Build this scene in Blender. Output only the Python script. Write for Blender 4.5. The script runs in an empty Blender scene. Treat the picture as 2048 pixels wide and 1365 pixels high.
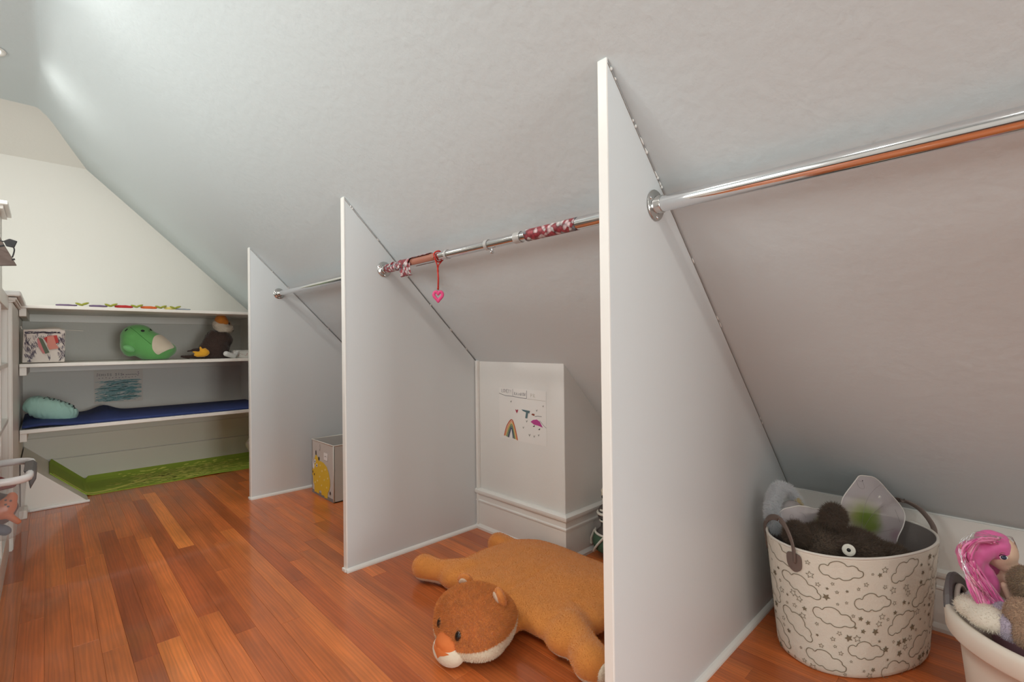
import bpy, bmesh, math, random
from mathutils import Vector, Matrix, noise
random.seed(7)
S = bpy.context.scene
COL = S.collection
PI = math.pi

# ------------------------------------------------------------------ camera
YAW, PITCH, ROLL = .7663, .0062, -.0111
F = Vector((math.sin(YAW)*math.cos(PITCH), math.cos(YAW)*math.cos(PITCH), math.sin(PITCH)))
R0 = Vector((math.cos(YAW), -math.sin(YAW), 0)); U0 = R0.cross(F)
c_, s_ = math.cos(ROLL), math.sin(ROLL)
RR = R0*c_ + U0*s_; UU = -R0*s_ + U0*c_
cd = bpy.data.cameras.new('camera'); cam = bpy.data.objects.new('camera', cd); COL.objects.link(cam)
cd.sensor_width = 36; cd.lens = 966/2048*36; cd.clip_start = .02; cd.clip_end = 50
m = Matrix(((RR.x, UU.x, -F.x, 0), (RR.y, UU.y, -F.y, 0), (RR.z, UU.z, -F.z, 1.0), (0, 0, 0, 1)))
cam.matrix_world = m
S.camera = cam

# ------------------------------------------------------------------ world, light, exposure
W = bpy.data.worlds.new('world'); S.world = W; W.use_nodes = True
W.node_tree.nodes['Background'].inputs[0].default_value = (.9, .95, 1, 1)
W.node_tree.nodes['Background'].inputs[1].default_value = .3
S.view_settings.view_transform = 'Standard'; S.view_settings.look = 'None'
S.view_settings.gamma = 1; S.view_settings.use_curve_mapping = False
S.view_settings.exposure = 0.27

def area_light(name, loc, target, size, power, color):
    d = bpy.data.lights.new(name, 'AREA'); d.shape = 'RECTANGLE'; d.size, d.size_y = size
    d.energy = power; d.color = color
    o = bpy.data.objects.new(name, d); COL.objects.link(o); o.location = loc
    o.rotation_euler = (Vector(target)-Vector(loc)).to_track_quat('-Z', 'Y').to_euler()
    return o
# unseen soft fill lights, added behind the camera and at left to brighten the room
area_light('fill_light_behind', (.62, -4.3, .95), (.55, 4, .75), (1.3, 1.6), 82, (.96, 1.0, .99))
area_light('fill_light_left', (-1.9, 2.0, 1.75), (1.4, 3.2, 1.0), (2.2, 1.1), 34, (.95, 1.0, .99))
CANS = [(-.235, 3.84, 2.9), (-.235, 2.5, 4.4), (-.235, 1.2, 3.2), (-.235, -.1, 2.2), (-.235, -1.4, 6), (-.235, -2.7, 10), (-.62, 3.2, 4), (-.62, 1.85, 6), (-.62, .5, 5), (-.62, -.9, 3)]  # the mid-room row is unseen, added to throw fill into the far shelves
CEIL = 2.64
def can_spot(x, y, p):
    d = bpy.data.lights.new('can_lamp', 'AREA'); d.shape = 'DISK'; d.size = .13; d.energy = p; d.color = (1, .975, .91)
    o = bpy.data.objects.new('can_lamp', d); COL.objects.link(o); o.location = (x, y, CEIL-.012)

# ------------------------------------------------------------------ materials
def lin(c):
    c = c/255
    return c/12.92 if c <= .04045 else ((c+.055)/1.055)**2.4
def rgb(r, g, b): return (lin(r), lin(g), lin(b), 1)
MATS = {}
def mat(name, col, rough=.6, metal=0, bump=0, bscale=80, vary=0, vscale=6, sheen=0, coat=0, alpha=None, trans=0, sub=0, ior=None):
    if name in MATS: return MATS[name]
    m = bpy.data.materials.new(name); m.use_nodes = True; N = m.node_tree.nodes; L = m.node_tree.links
    b = N['Principled BSDF']
    b.inputs['Base Color'].default_value = col; b.inputs['Roughness'].default_value = rough; b.inputs['Metallic'].default_value = metal
    if sheen: b.inputs['Sheen Weight'].default_value = sheen; b.inputs['Sheen Roughness'].default_value = .5
    if coat: b.inputs['Coat Weight'].default_value = coat; b.inputs['Coat Roughness'].default_value = .08
    if alpha is not None: b.inputs['Alpha'].default_value = alpha
    if trans: b.inputs['Transmission Weight'].default_value = trans
    if ior: b.inputs['IOR'].default_value = ior
    tc = N.new('ShaderNodeTexCoord')
    if vary:
        n = N.new('ShaderNodeTexNoise'); n.inputs['Scale'].default_value = vscale; n.inputs['Detail'].default_value = 5
        L.new(tc.outputs['Object'], n.inputs['Vector'])
        mx = N.new('ShaderNodeMix'); mx.data_type = 'RGBA'
        mx.inputs['A'].default_value = tuple(min(1, c*(1-vary)) for c in col[:3])+(1,)
        mx.inputs['B'].default_value = tuple(min(1, c*(1+vary)) for c in col[:3])+(1,)
        L.new(n.outputs['Fac'], mx.inputs['Factor']); L.new(mx.outputs['Result'], b.inputs['Base Color'])
    if bump:
        n = N.new('ShaderNodeTexNoise'); n.inputs['Scale'].default_value = bscale; n.inputs['Detail'].default_value = 4
        L.new(tc.outputs['Object'], n.inputs['Vector'])
        bp = N.new('ShaderNodeBump'); bp.inputs['Strength'].default_value = 1; bp.inputs['Distance'].default_value = bump
        L.new(n.outputs['Fac'], bp.inputs['Height']); L.new(bp.outputs['Normal'], b.inputs['Normal'])
    MATS[name] = m
    return m
WALL = mat('wall_paint', rgb(233, 232, 228), .55, bump=.0006, bscale=55)
CEILP = mat('ceiling_plaster', rgb(216, 226, 229), .62, bump=.0016, bscale=34)
TRIM = mat('trim_gloss_white', rgb(240, 238, 233), .28)
EDGE = mat('edge_tape_white', rgb(248, 246, 241), .3)
PANEL = mat('panel_white', rgb(222, 226, 227), .38)
SHELF = mat('shelf_cream_paint', rgb(242, 237, 228), .35)
CHROME = mat('chrome', rgb(225, 225, 226), .1, 1)
CHROME2 = mat('flange_steel', rgb(205, 203, 200), .16, 1)
DARKGAP = mat('dark_gap', rgb(140, 131, 122), .9)

def wood():
    m = bpy.data.materials.new('fir_floor'); m.use_nodes = True; N = m.node_tree.nodes; L = m.node_tree.links
    b = N['Principled BSDF']; oi = N.new('ShaderNodeObjectInfo'); tc = N.new('ShaderNodeTexCoord')
    cmb = N.new('ShaderNodeCombineXYZ'); mul = N.new('ShaderNodeMath'); mul.operation = 'MULTIPLY'; mul.inputs[1].default_value = 37
    L.new(oi.outputs['Random'], mul.inputs[0]); L.new(mul.outputs[0], cmb.inputs[0]); L.new(mul.outputs[0], cmb.inputs[2])
    add = N.new('ShaderNodeVectorMath'); L.new(tc.outputs['Object'], add.inputs[0]); L.new(cmb.outputs[0], add.inputs[1])
    def noise_(sx, sy, detail, rough=.5):
        mp = N.new('ShaderNodeMapping'); mp.inputs['Scale'].default_value = (sx, sy, 3); L.new(add.outputs[0], mp.inputs['Vector'])
        n = N.new('ShaderNodeTexNoise'); n.inputs['Scale'].default_value = 1; n.inputs['Detail'].default_value = detail; n.inputs['Roughness'].default_value = rough
        L.new(mp.outputs[0], n.inputs['Vector']); return n
    n1 = noise_(150, 2.2, 6, .6); n2 = noise_(22, 1.6, 4); n3 = noise_(9, 5, 2)
    # growth rings: a distorted wave across the board
    mp = N.new('ShaderNodeMapping'); mp.inputs['Scale'].default_value = (1, .06, 1); L.new(add.outputs[0], mp.inputs['Vector'])
    wv = N.new('ShaderNodeTexWave'); wv.inputs['Scale'].default_value = 26; wv.inputs['Distortion'].default_value = 9; wv.inputs['Detail'].default_value = 3; wv.inputs['Detail Scale'].default_value = 1.6
    L.new(mp.outputs[0], wv.inputs['Vector'])
    def ramp(src, lo, hi, a, c):
        r = N.new('ShaderNodeMapRange'); r.inputs['From Min'].default_value = lo; r.inputs['From Max'].default_value = hi
        r.inputs['To Min'].default_value = a; r.inputs['To Max'].default_value = c; L.new(src, r.inputs['Value']); return r.outputs[0]
    def mult(a, c):
        k = N.new('ShaderNodeMath'); k.operation = 'MULTIPLY'; L.new(a, k.inputs[0]); L.new(c, k.inputs[1]); return k.outputs[0]
    v = mult(mult(ramp(n1.outputs['Fac'], .3, .7, .9, 1.08), ramp(n2.outputs['Fac'], .3, .7, .80, 1.14)), mult(ramp(wv.outputs['Fac'], 0, 1, .9, 1.06), ramp(n3.outputs['Fac'], .25, .55, .86, 1.05)))
    vm = N.new('ShaderNodeVectorMath'); vm.operation = 'SCALE'; L.new(oi.outputs['Color'], vm.inputs[0]); L.new(v, vm.inputs['Scale'])
    L.new(vm.outputs[0], b.inputs['Base Color'])
    b.inputs['Roughness'].default_value = .34; b.inputs['Coat Weight'].default_value = .4; b.inputs['Coat Roughness'].default_value = .07
    L.new(ramp(n2.outputs['Fac'], .3, .7, .28, .42), b.inputs['Roughness'])
    bp = N.new('ShaderNodeBump'); bp.inputs['Distance'].default_value = .0003; L.new(n1.outputs['Fac'], bp.inputs['Height']); L.new(bp.outputs[0], b.inputs['Normal'])
    return m
WOOD = wood()
# ------------------------------------------------------------------ mesh helpers
OFF = {}
def tag(o, label=None, cat=None, group=None, kind=None):
    if label: o['label'] = label
    if cat: o['category'] = cat
    if group: o['group'] = group
    if kind: o['kind'] = kind
    return o
def thing(name, label, cat, loc=(0, 0, 0), group=None):
    o = bpy.data.objects.new(name, None); COL.objects.link(o); o.location = loc; o.empty_display_size = .05
    OFF[o.name] = Vector(loc)
    return tag(o, label, cat, group)
def link(name, me, parent=None):
    o = bpy.data.objects.new(name, me); COL.objects.link(o)
    if parent is not None:
        off = OFF.get(parent.name, Vector((0, 0, 0))); o.parent = parent; OFF[o.name] = off
        me.transform(Matrix.Translation(-off))
    return o
def bevel(o, w, seg=2):
    if w:
        b = o.modifiers.new('bevel', 'BEVEL'); b.width = w; b.segments = seg; b.limit_method = 'ANGLE'; b.angle_limit = math.radians(40)
class MB:
    def __init__(s): s.v = []; s.f = []; s.mi = []
    def add(s, vs, fs, mi=0):
        n = len(s.v); s.v += [tuple(v) for v in vs]; s.f += [[i+n for i in f] for f in fs]; s.mi += [mi]*len(fs); return s
    def box(s, a, b, mi=0):
        x0, y0, z0 = a; x1, y1, z1 = b
        return s.add([(x0,y0,z0),(x1,y0,z0),(x1,y1,z0),(x0,y1,z0),(x0,y0,z1),(x1,y0,z1),(x1,y1,z1),(x0,y1,z1)],
                     [(3,2,1,0),(4,5,6,7),(0,1,5,4),(1,2,6,5),(2,3,7,6),(3,0,4,7)], mi)
    def prism(s, base, vec, mi=0):
        n = len(base); v = Vector(vec); b = [Vector(p) for p in base]; t = [p+v for p in b]
        return s.add(b+t, [list(range(n))[::-1], list(range(n, 2*n))]+[(i, (i+1) % n, n+(i+1) % n, n+i) for i in range(n)], mi)
    def tube(s, pts, r, n=12, mi=0, closed=False, caps=True, flat=None):
        pts = [Vector(p) for p in pts]; m = len(pts); rings = []
        up = None
        for i, p in enumerate(pts):
            if closed: t = pts[(i+1) % m]-pts[i-1]
            else: t = pts[min(i+1, m-1)]-pts[max(i-1, 0)]
            t.normalize()
            if up is None:
                up = t.orthogonal().normalized() if flat is None else Vector(flat)
            if flat is not None: up = Vector(flat)
            a = (up-t*up.dot(t)).normalized(); b = t.cross(a); up = a
            ri = r[i] if isinstance(r, (list, tuple)) else r
            rb = ri if not isinstance(ri, tuple) else ri[1]; ra = ri if not isinstance(ri, tuple) else ri[0]
            rings.append([p+a*math.cos(2*PI*k/n)*ra+b*math.sin(2*PI*k/n)*rb for k in range(n)])
        vs = [v for g in rings for v in g]; fs = []
        for i in range(m if closed else m-1):
            j = (i+1) % m
            for k in range(n): fs.append((i*n+k, i*n+(k+1) % n, j*n+(k+1) % n, j*n+k))
        if caps and not closed: fs += [tuple(range(n))[::-1], tuple(range((m-1)*n, m*n))]
        return s.add(vs, fs, mi)
    def lathe(s, prof, c=(0, 0, 0), axis='z', n=32, mi=0, sx=1, sy=1):
        vs = []; fs = []
        for r, h in prof:
            for k in range(n):
                a = 2*PI*k/n; p = (r*math.cos(a)*sx, r*math.sin(a)*sy, h)
                if axis == 'y': p = (p[0], p[2], p[1])
                if axis == 'x': p = (p[2], p[0], p[1])
                vs.append((p[0]+c[0], p[1]+c[1], p[2]+c[2]))
        for i in range(len(prof)-1):
            for k in range(n): fs.append((i*n+k, i*n+(k+1) % n, (i+1)*n+(k+1) % n, (i+1)*n+k))
        return s.add(vs, fs, mi)
    def ell(s, c, r, n=16, m=10, rot=None, mi=0):
        vs = []; fs = []; c = Vector(c)
        for i in range(m+1):
            ph = PI*i/m
            for k in range(n):
                a = 2*PI*k/n; p = Vector((r[0]*math.sin(ph)*math.cos(a), r[1]*math.sin(ph)*math.sin(a), r[2]*math.cos(ph)))
                if rot: p = rot @ p
                vs.append(c+p)
        for i in range(m):
            for k in range(n): fs.append((i*n+k, (i+1)*n+k, (i+1)*n+(k+1) % n, i*n+(k+1) % n))
        return s.add(vs, fs, mi)
    def ribbon(s, pts, w, nrm, mi=0, lift=0):
        pts = [Vector(p) for p in pts]; nrm = Vector(nrm).normalized(); vs = []
        for i, p in enumerate(pts):
            t = pts[min(i+1, len(pts)-1)]-pts[max(i-1, 0)]
            if t.length < 1e-9: t = Vector((1, 0, 0))
            d = nrm.cross(t).normalized()*w/2
            vs += [p+d+nrm*lift, p-d+nrm*lift]
        return s.add(vs, [(2*i, 2*i+1, 2*i+3, 2*i+2) for i in range(len(pts)-1)], mi)
    def build(s, name, mats, parent=None, smooth=False, bev=0, seg=2, recalc=True):
        me = bpy.data.meshes.new(name); me.from_pydata([tuple(v) for v in s.v], [], s.f); me.update()
        mats = mats if isinstance(mats, (list, tuple)) else [mats]
        for m in mats: me.materials.append(m)
        for p, i in zip(me.polygons, s.mi): p.material_index = i; p.use_smooth = smooth
        if recalc:
            bm = bmesh.new(); bm.from_mesh(me); bmesh.ops.remove_doubles(bm, verts=bm.verts, dist=1e-6)
            bmesh.ops.recalc_face_normals(bm, faces=bm.faces); bm.to_mesh(me); bm.free()
        o = link(name, me, parent); bevel(o, bev, seg)
        return o
def part(name, a, b, m, parent=None, bev=.002): return MB().box(a, b).build(name, m, parent, bev=bev)
def struct(o): o['kind'] = 'structure'; return o
def euler(x, y, z): 
    from mathutils import Euler
    return Euler((math.radians(x), math.radians(y), math.radians(z))).to_matrix()

def blob(ells, voxel=.008, smooth=6, wob=0, wfreq=8, caps=(), extra=()):
    """union of ellipsoids (centre, radii, rotation) and capsules -> smooth skin as a mesh datablock (not linked)"""
    b = MB()
    for v_, f_ in extra: b.add(v_, f_)
    for e in ells: b.ell(e[0], e[1], 24, 16, e[2] if len(e) > 2 else None)
    for (p, q, r0, r1) in caps:
        p, q = Vector(p), Vector(q); k = 8
        for i in range(k+1):
            t = i/k; r = r0*(1-t)+r1*t; b.ell(p.lerp(q, t), (r, r, r), 16, 10)
    me = bpy.data.meshes.new('tmp'); me.from_pydata([tuple(v) for v in b.v], [], b.f)
    bm = bmesh.new(); bm.from_mesh(me); bmesh.ops.remove_doubles(bm, verts=bm.verts, dist=1e-6); bmesh.ops.recalc_face_normals(bm, faces=bm.faces); bm.to_mesh(me); bm.free()
    o = bpy.data.objects.new('tmp', me); COL.objects.link(o)
    r = o.modifiers.new('r', 'REMESH'); r.mode = 'VOXEL'; r.voxel_size = voxel
    s = o.modifiers.new('s', 'SMOOTH'); s.factor = .5; s.iterations = smooth
    dg = bpy.context.evaluated_depsgraph_get(); out = bpy.data.meshes.new_from_object(o.evaluated_get(dg), depsgraph=dg)
    bpy.data.objects.remove(o); bpy.data.meshes.remove(me)
    if wob:
        for v in out.vertices:
            v.co += v.normal*wob*noise.noise(v.co*wfreq)
    for p in out.polygons: p.use_smooth = True
    return out
def plush(name, me, m, parent=None, fur=0, flen=.004, fw=.0009, lean=(0, 0, -.4), jit=.5):
    """skin mesh with optional pile: thin triangular hairs over the surface"""
    me.materials.clear(); me.materials.append(m)
    if fur:
        bm = bmesh.new(); bm.from_mesh(me); bm.faces.ensure_lookup_table()
        F_ = list(bm.faces); ar = [f.calc_area() for f in F_]; tot = sum(ar); rnd = random.Random(3)
        vs = [tuple(v.co) for v in bm.verts]; bm.verts.index_update(); fs = [[v.index for v in f.verts] for f in F_]; ns = len(fs)
        L_ = Vector(lean)
        for f, a in zip(F_, ar):
            k = fur*a/tot; k = int(k)+(rnd.random() < k-int(k))
            if not k: continue
            V_ = [v.co for v in f.verts]; n = f.normal
            for _ in range(k):
                u_, v_ = rnd.random(), rnd.random()
                if len(V_) == 4: p = V_[0]*(1-u_)*(1-v_)+V_[1]*u_*(1-v_)+V_[2]*u_*v_+V_[3]*(1-u_)*v_
                else:
                    if u_+v_ > 1: u_, v_ = 1-u_, 1-v_
                    p = V_[0]*(1-u_-v_)+V_[1]*u_+V_[2]*v_
                d = (n+L_*.6+Vector((rnd.uniform(-1, 1), rnd.uniform(-1, 1), rnd.uniform(-1, 1)))*jit)
                if d.dot(n) < .25: d += n*(.35-d.dot(n))
                d.normalize(); t = n.cross(Vector((rnd.uniform(-1, 1), rnd.uniform(-1, 1), rnd.uniform(-1, 1)))).normalized()*fw
                l = flen*rnd.uniform(.6, 1.3); i = len(vs); p = p-n*.0006
                vs += [tuple(p+t), tuple(p-t), tuple(p+d*l)]; fs.append([i, i+1, i+2])
        bm.free(); m2 = bpy.data.meshes.new(name); m2.from_pydata(vs, [], fs); m2.materials.append(m)
        for i, p in enumerate(m2.polygons): p.use_smooth = True if i < ns else False
        me = m2
    me.name = name
    return link(name, me, parent)
def split(me, co, no, want):
    """copy of a mesh keeping the side of a plane (want=+1 keeps the side the normal points to)"""
    out = me.copy(); bm = bmesh.new(); bm.from_mesh(out)
    bmesh.ops.bisect_plane(bm, geom=bm.verts[:]+bm.edges[:]+bm.faces[:], plane_co=co, plane_no=no, clear_inner=want > 0, clear_outer=want < 0)
    bm.to_mesh(out); bm.free(); return out
def spline(P, k=6, closed=False):
    P = [Vector(p) for p in P]; n = len(P); out = []
    for i in range(n if closed else n-1):
        g = (lambda j: P[j % n]) if closed else (lambda j: P[min(max(j, 0), n-1)])
        a, b, c, d = g(i-1), g(i), g(i+1), g(i+2)
        for q in range(k):
            t = q/k; out.append(.5*((2*b)+(c-a)*t+(2*a-5*b+4*c-d)*t*t+(3*b-a-3*c+d)*t**3))
    if not closed: out.append(P[-1])
    return out

# ================================================================== ROOM SHELL
KS = 2.612                      # slope plane: x + z = KS
KX = 2.215                       # knee wall
YN, YF = -4.4, 4.87
BX, BY0, BY1 = 1.705, 1.432, 2.075   # chimney bump-out
XL = -2.0
# floor: sub-floor slab with every board a part
sub = struct(MB().box((XL-.1, YN-.1, -.05), (KX+.1, YF+.1, -.0165)).build('floor', mat('subfloor', rgb(60, 30, 15), .9)))
PW = .068
special = {(.466, 2.89): (1.28, 1.7, 0), (.262, .25): (1.3, 2.02-.25, 0)}
rnd = random.Random(11)
def pcol(f=None):
    k = f if f else rnd.choice([.82, .9, .95, 1, 1, 1.03, 1.08, 1.16])*rnd.uniform(.95, 1.05)
    h = rnd.uniform(-.05, .06)
    return (min(1, .60*k*(1+.2*h)), .150*k*(1+h*1.5)*(1.0+.25*(k-1)), .034*k*(1+h*2), 1)
lens = [.62, .8, 1.0, 1.25, 1.5, 1.9]
pm = {}
def plank_mesh(L):
    if L not in pm:
        bm = bmesh.new(); g = .0002; c = .0007; z0, z1 = -.016, 0
        w = PW
        lo = [(g, g, z0), (w-g, g, z0), (w-g, L-g, z0), (g, L-g, z0)]
        mi = [(g, g, z1-c*.6), (w-g, g, z1-c*.6), (w-g, L-g, z1-c*.6), (g, L-g, z1-c*.6)]
        hi = [(g+c, g+c, z1), (w-g-c, g+c, z1), (w-g-c, L-g-c, z1), (g+c, L-g-c, z1)]
        me = bpy.data.meshes.new('floor_plank'); fs = [(8, 9, 10, 11), (3, 2, 1, 0)]
        for o_ in (0, 4):
            for i in range(4): fs.append((o_+i, o_+(i+1) % 4, o_+4+(i+1) % 4, o_+4+i))
        me.from_pydata(lo+mi+hi, [], fs); me.materials.append(WOOD); pm[L] = me
    return pm[L]
def plank(x, y, L, f=None):
    o = bpy.data.objects.new('floor_plank', plank_mesh(L)); COL.objects.link(o); o.parent = sub; o.location = (x, y, 0); o.color = pcol(f)
fixed = {7: [(2.89, 1.25, 1.5), (1.89, 1.0, .8), (.64, 1.25, .95)], 4: [(.77, 1.25, 1.42), (2.02, 1.25, .88), (3.27, .8, 1.05), (4.07, .8, .95)],
         3: [(1.95, 1.5, .74), (.45, 1.5, .9)], 11: [(2.13, 1.9, .8), (.88, 1.25, .86)], 10: [(1.1, 1.9, 1.2), (3.0, 1.9, 1.05)]}
nx0 = -13; nx1 = int((KX+.02+.010)/PW)+1
for k in range(nx0, nx1):
    x = -.010+PW*k
    if x+PW > KX+.05: continue
    if k in fixed:
        segs = fixed[k]; ys = min(s[0] for s in segs); ye = max(s[0]+s[1] for s in segs)
        for y, L, f in segs: plank(x, y, L, f)
    else: ys = ye = .2+rnd.uniform(0, 1.2)
    y = ye
    while y < YF:
        L = rnd.choice(lens[1:]); L = L if y+L < YF+.05 else min(lens, key=lambda q: abs(q-(YF-y)) if q >= YF-y else 9)
        plank(x, y, L); y += L
    y = ys
    lim = -.9 if x > .3 else -.4
    if k < -4: lim = .6
    while y > lim:
        L = rnd.choice(lens[1:]); y -= L; plank(x, y, L)

# ceiling: flat part, soft turn into the long slope, hip at the far end
def slope_profile(t):
    """cross-section (x,z) from flat ceiling down the slope; t is 0 near the partitions, 1 at the far wall"""
    prof = [(XL, CEIL), (-.6, CEIL), (-.12, CEIL), (-.07, CEIL), (-.052, CEIL-.001), (-.040, CEIL-.0035), (-.030, CEIL-.0085), (-.022, CEIL-.0145), (-.014, CEIL-.0215), (.0, CEIL-.029), (.04, CEIL-.068)]
    n = 24
    for i in range(1, n+1):
        x = .04+(2.28-.04)*i/n; z = KS-x
        zf = KS-x-.029*min(1, x/.216)+max(0, x-.216)*.072
        prof.append((x, z*(1-t)+zf*t))
    return prof
ys = [YN]+[YN+(3.48-YN)*i/20 for i in range(1, 21)]+[3.48+(4.57-3.48)*i/6 for i in range(1, 7)]
cb = MB(); rows = []
for y in ys:
    t = max(0, (y-3.48)/(YF-3.48)); rows.append([(x, y, z) for x, z in slope_profile(t)])
rows.append([(x, YF+.02, z) for x, z in slope_profile((YF+.02-3.48)/(YF-3.48))])
n = len(rows[0]); vs = [p for r in rows for p in r]
fs = [(i*n+k, i*n+k+1, (i+1)*n+k+1, (i+1)*n+k) for i in range(len(rows)-1) for k in range(n-1)]
cb.add(vs, fs)
co = struct(cb.build('ceiling', CEILP, smooth=True))
hp = MB(); hp.prism([(XL, 4.565, 2.6395), (.3, 4.565, 2.6395), (.3, YF+.02, 2.346), (XL, YF+.02, 2.346)], (0, .02, .02)); hp.build('hip_slope', mat('wall_cream', rgb(228, 225, 217), .55, bump=.0006, bscale=55), co)
# make ceiling a real slab
so = co.modifiers.new('solid', 'SOLIDIFY'); so.thickness = .03; so.offset = 1

part('wall_far', (XL, YF, -.02), (KX+.2, YF+.06, 2.66), mat('wall_cream', rgb(228, 225, 217), .55, bump=.0006, bscale=55), bev=0)['kind'] = 'structure'
part('wall_right', (KX, YN, -.02), (KX+.06, YF, .47), WALL, bev=0)['kind'] = 'structure'
part('wall_left', (XL-.06, YN, -.02), (XL, YF, 2.66), WALL, bev=0)['kind'] = 'structure'
part('wall_back', (XL, YN-.06, -.02), (KX+.1, YN, 2.66), WALL, bev=0)['kind'] = 'structure'
# chimney bump-out: top follows the slope
bump = MB(); z0 = KS-BX
bump.prism([(BX, BY0, 0), (KX, BY0, 0), (KX, BY0, KS-KX+.02), (BX, BY0, z0+.01)], (0, BY1-BY0+.02, 0))
struct(bump.build('wall_bump_out', WALL, bev=.003))
part('trim_1', (BX-.018, BY1-.045, .012), (BX, BY1-.0265, z0+.005), TRIM, bev=.003)['kind'] = 'structure'

def baseboard(name, path, htop):
    """tall baseboard: plain board, mid bead, wide cap; path of (point on the wall, offset direction into the room), mitred"""
    prof = [(0, 0), (.024, 0), (.024, .012), (.012, .026), (.012, htop*.67), (.017, htop*.68), (.017, htop*.71), (.012, htop*.73), (.012, htop-.034), (.022, htop-.026), (.024, htop-.018), (.024, htop-.008), (.012, htop), (0, htop)]
    b = MB(); N_ = len(prof); vs = []; M_ = len(path)
    for p, n_ in path: vs += [Vector(p)+Vector(n_)*a+Vector((0, 0, h)) for a, h in prof]
    b.add(vs, [(j*N_+i, j*N_+(i+1) % N_, (j+1)*N_+(i+1) % N_, (j+1)*N_+i) for j in range(M_-1) for i in range(N_)]+[list(range(N_)), list(range((M_-1)*N_, M_*N_))])
    return struct(b.build(name, TRIM))
baseboard('baseboard_bump_out', [((BX, BY1-.02, 0), (-1, 0, 0)), ((BX, BY0, 0), (-1, -1, 0)), ((KX, BY0, 0), (0, -1, 0))], .217)
baseboard('baseboard_right', [((KX, YN, 0), (-1, 0, 0)), ((KX, BY0-.02, 0), (-1, 0, 0))], .212)
baseboard('baseboard_right_far', [((KX, BY1+.03, 0), (-1, 0, 0)), ((KX, YF-.9, 0), (-1, 0, 0))], .212)
# knee wall flat top board (white band above the baseboard)
part('trim_2', (KX-.008, YN, .209), (KX, .645, KS-KX-.004), TRIM, bev=.001)['kind'] = 'structure'

# ================================================================== PARTITIONS
def partition(y, xf, xb, t, label, lumps):
    r = thing('closet_partition', label, 'partition', (xf, y, 0), 'white closet partitions along the slope')
    g = .0035
    MB().prism([(xf+.004, y, .004), (xf+.004, y, KS-xf-.006), (xb, y, KS-xb-.006-g), (xb, y, .004)], (0, t, 0)).build('panel', PANEL, r)
    o = MB().box((xf-.002, y-.0015, .0), (xf+.004, y+t+.002, KS-xf-.002)).build('edge_band', EDGE, r, bev=.0015); o['label'] = 'glossy white iron-on edge strip'
    # quarter-round along the floor on the near side, wrapping the front
    q = MB(); prof = [(0, 0), (-.014, 0), (-.0135, .006), (-.010, .012), (-.005, .0155), (0, .017)]; k = len(prof)
    vs = [(xf-.004, y+a, h) for a, h in prof]+[(xb, y+a, h) for a, h in prof]
    q.add(vs, [(i, (i+1) % k, k+(i+1) % k, k+i) for i in range(k)]+[list(range(k)), list(range(k, 2*k))])
    q.build('shoe_molding', TRIM, r)
    MB().box((xf-.010, y-.002, 0), (xf-.002, y+t+.004, .016)).build('shoe_end', TRIM, r, bev=.003)
    # ragged caulk line / dark crack where the panel meets the slope
    rn = random.Random(int(y*100)); pts = []; x = xf+.004; pl = []
    while x < xb:
        pts.append((x, y-.0006, KS-x-.008+rn.uniform(-.0008, .0008))); x += rn.uniform(.006, .02)
    MB().tube(pts, .0010, 5).build('caulk_crack', DARKGAP, r)
    c = MB()
    for _ in range(lumps):
        x = rn.uniform(xf+.01, min(xb, xf+1.0)); a = rn.uniform(.003, .012)
        c.ell((x, y-.001, KS-x-.005), (a, .0025, .003), 8, 5, euler(0, 45, 0))
    for _ in range(int(lumps*.5)):
        x = rn.uniform(xf+.01, xf+.3); c.ell((x, y-.002, KS-x-.006), (.004, .003, .0045), 8, 5)
    c.build('caulk_lump', WALL, r)
    return r
P3 = partition(.652, .943, KX-.012, .0225, 'nearest white closet partition, tallest in view, with wide bright front edge', 12)
P2 = partition(2.052, .949, BX, .026, 'middle white closet partition, ending at the bump-out with the taped drawing', 5)
P1 = partition(3.468, .957, KX-.03, .03, 'farthest white closet partition, beside the built-in shelves', 3)

# ================================================================== RODS
def flange(c, rr, r, parent, sgn):
    b = MB(); x, y, z = c
    b.lathe([(.0, 0), (rr, 0), (rr, .002), (rr*.93, .004), (rr*.62, .005), (rr*.58, .006), (rr*.56, .022), (rr*.50, .023), (0, .023)], (0, 0, 0), 'y', 40)
    b.v = [(vx+x, y+sgn*vy, vz+z) for vx, vy, vz in b.v]
    f = b.build('flange', CHROME2, parent, smooth=False, bev=.0006)
    for p in f.data.polygons: p.use_smooth = True
    for k in range(3):
        a = 2*PI*k/3+.6; s = MB(); s.ell((x+math.cos(a)*rr*.8, y+sgn*.0045, z+math.sin(a)*rr*.8), (.005, .0025, .005), 12, 8)
        s.build('screw', CHROME, f, smooth=True)
    return f
RX, RZ = 1.147, 1.361
def rod(ya, yb, r, label, rr, xz=(RX, RZ), inner=None):
    x, z = xz
    t = thing('closet_rod', label, 'rod', (x, ya, z), 'chrome closet rods between the partitions')
    flange((x, yb, z), rr, r, t, -1); flange((x, ya, z), rr, r, t, 1)
    if inner:
        MB().tube([(x, inner, z), (x, yb-.008, z)], r*.9, 36, caps=False).build('inner_tube', CHROME, t, smooth=True)
        o = MB().tube([(x, ya+.008, z), (x, inner-.002, z)], r, 36, caps=False).build('tube', CHROME, t, smooth=True)
    else: MB().tube([(x, ya+.008, z), (x, yb-.018, z)], r, 48, caps=False).build('tube', CHROME, t, smooth=True)
    return t
r3 = rod(-1.42, .652-.0015, .0207, 'thick chrome rod nearest the camera, leaving the frame at right', .041, (1.156, 1.361))
r2 = rod(.677, 2.0505, .0182, 'middle chrome rod with torn floral paper wrapped round it', .036, (1.144, 1.358), 1.02)
r1 = rod(2.08, 3.4665, .0185, 'bare chrome rod farthest away, between the two far partitions', .036, (1.139, 1.361), 2.9)
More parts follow.
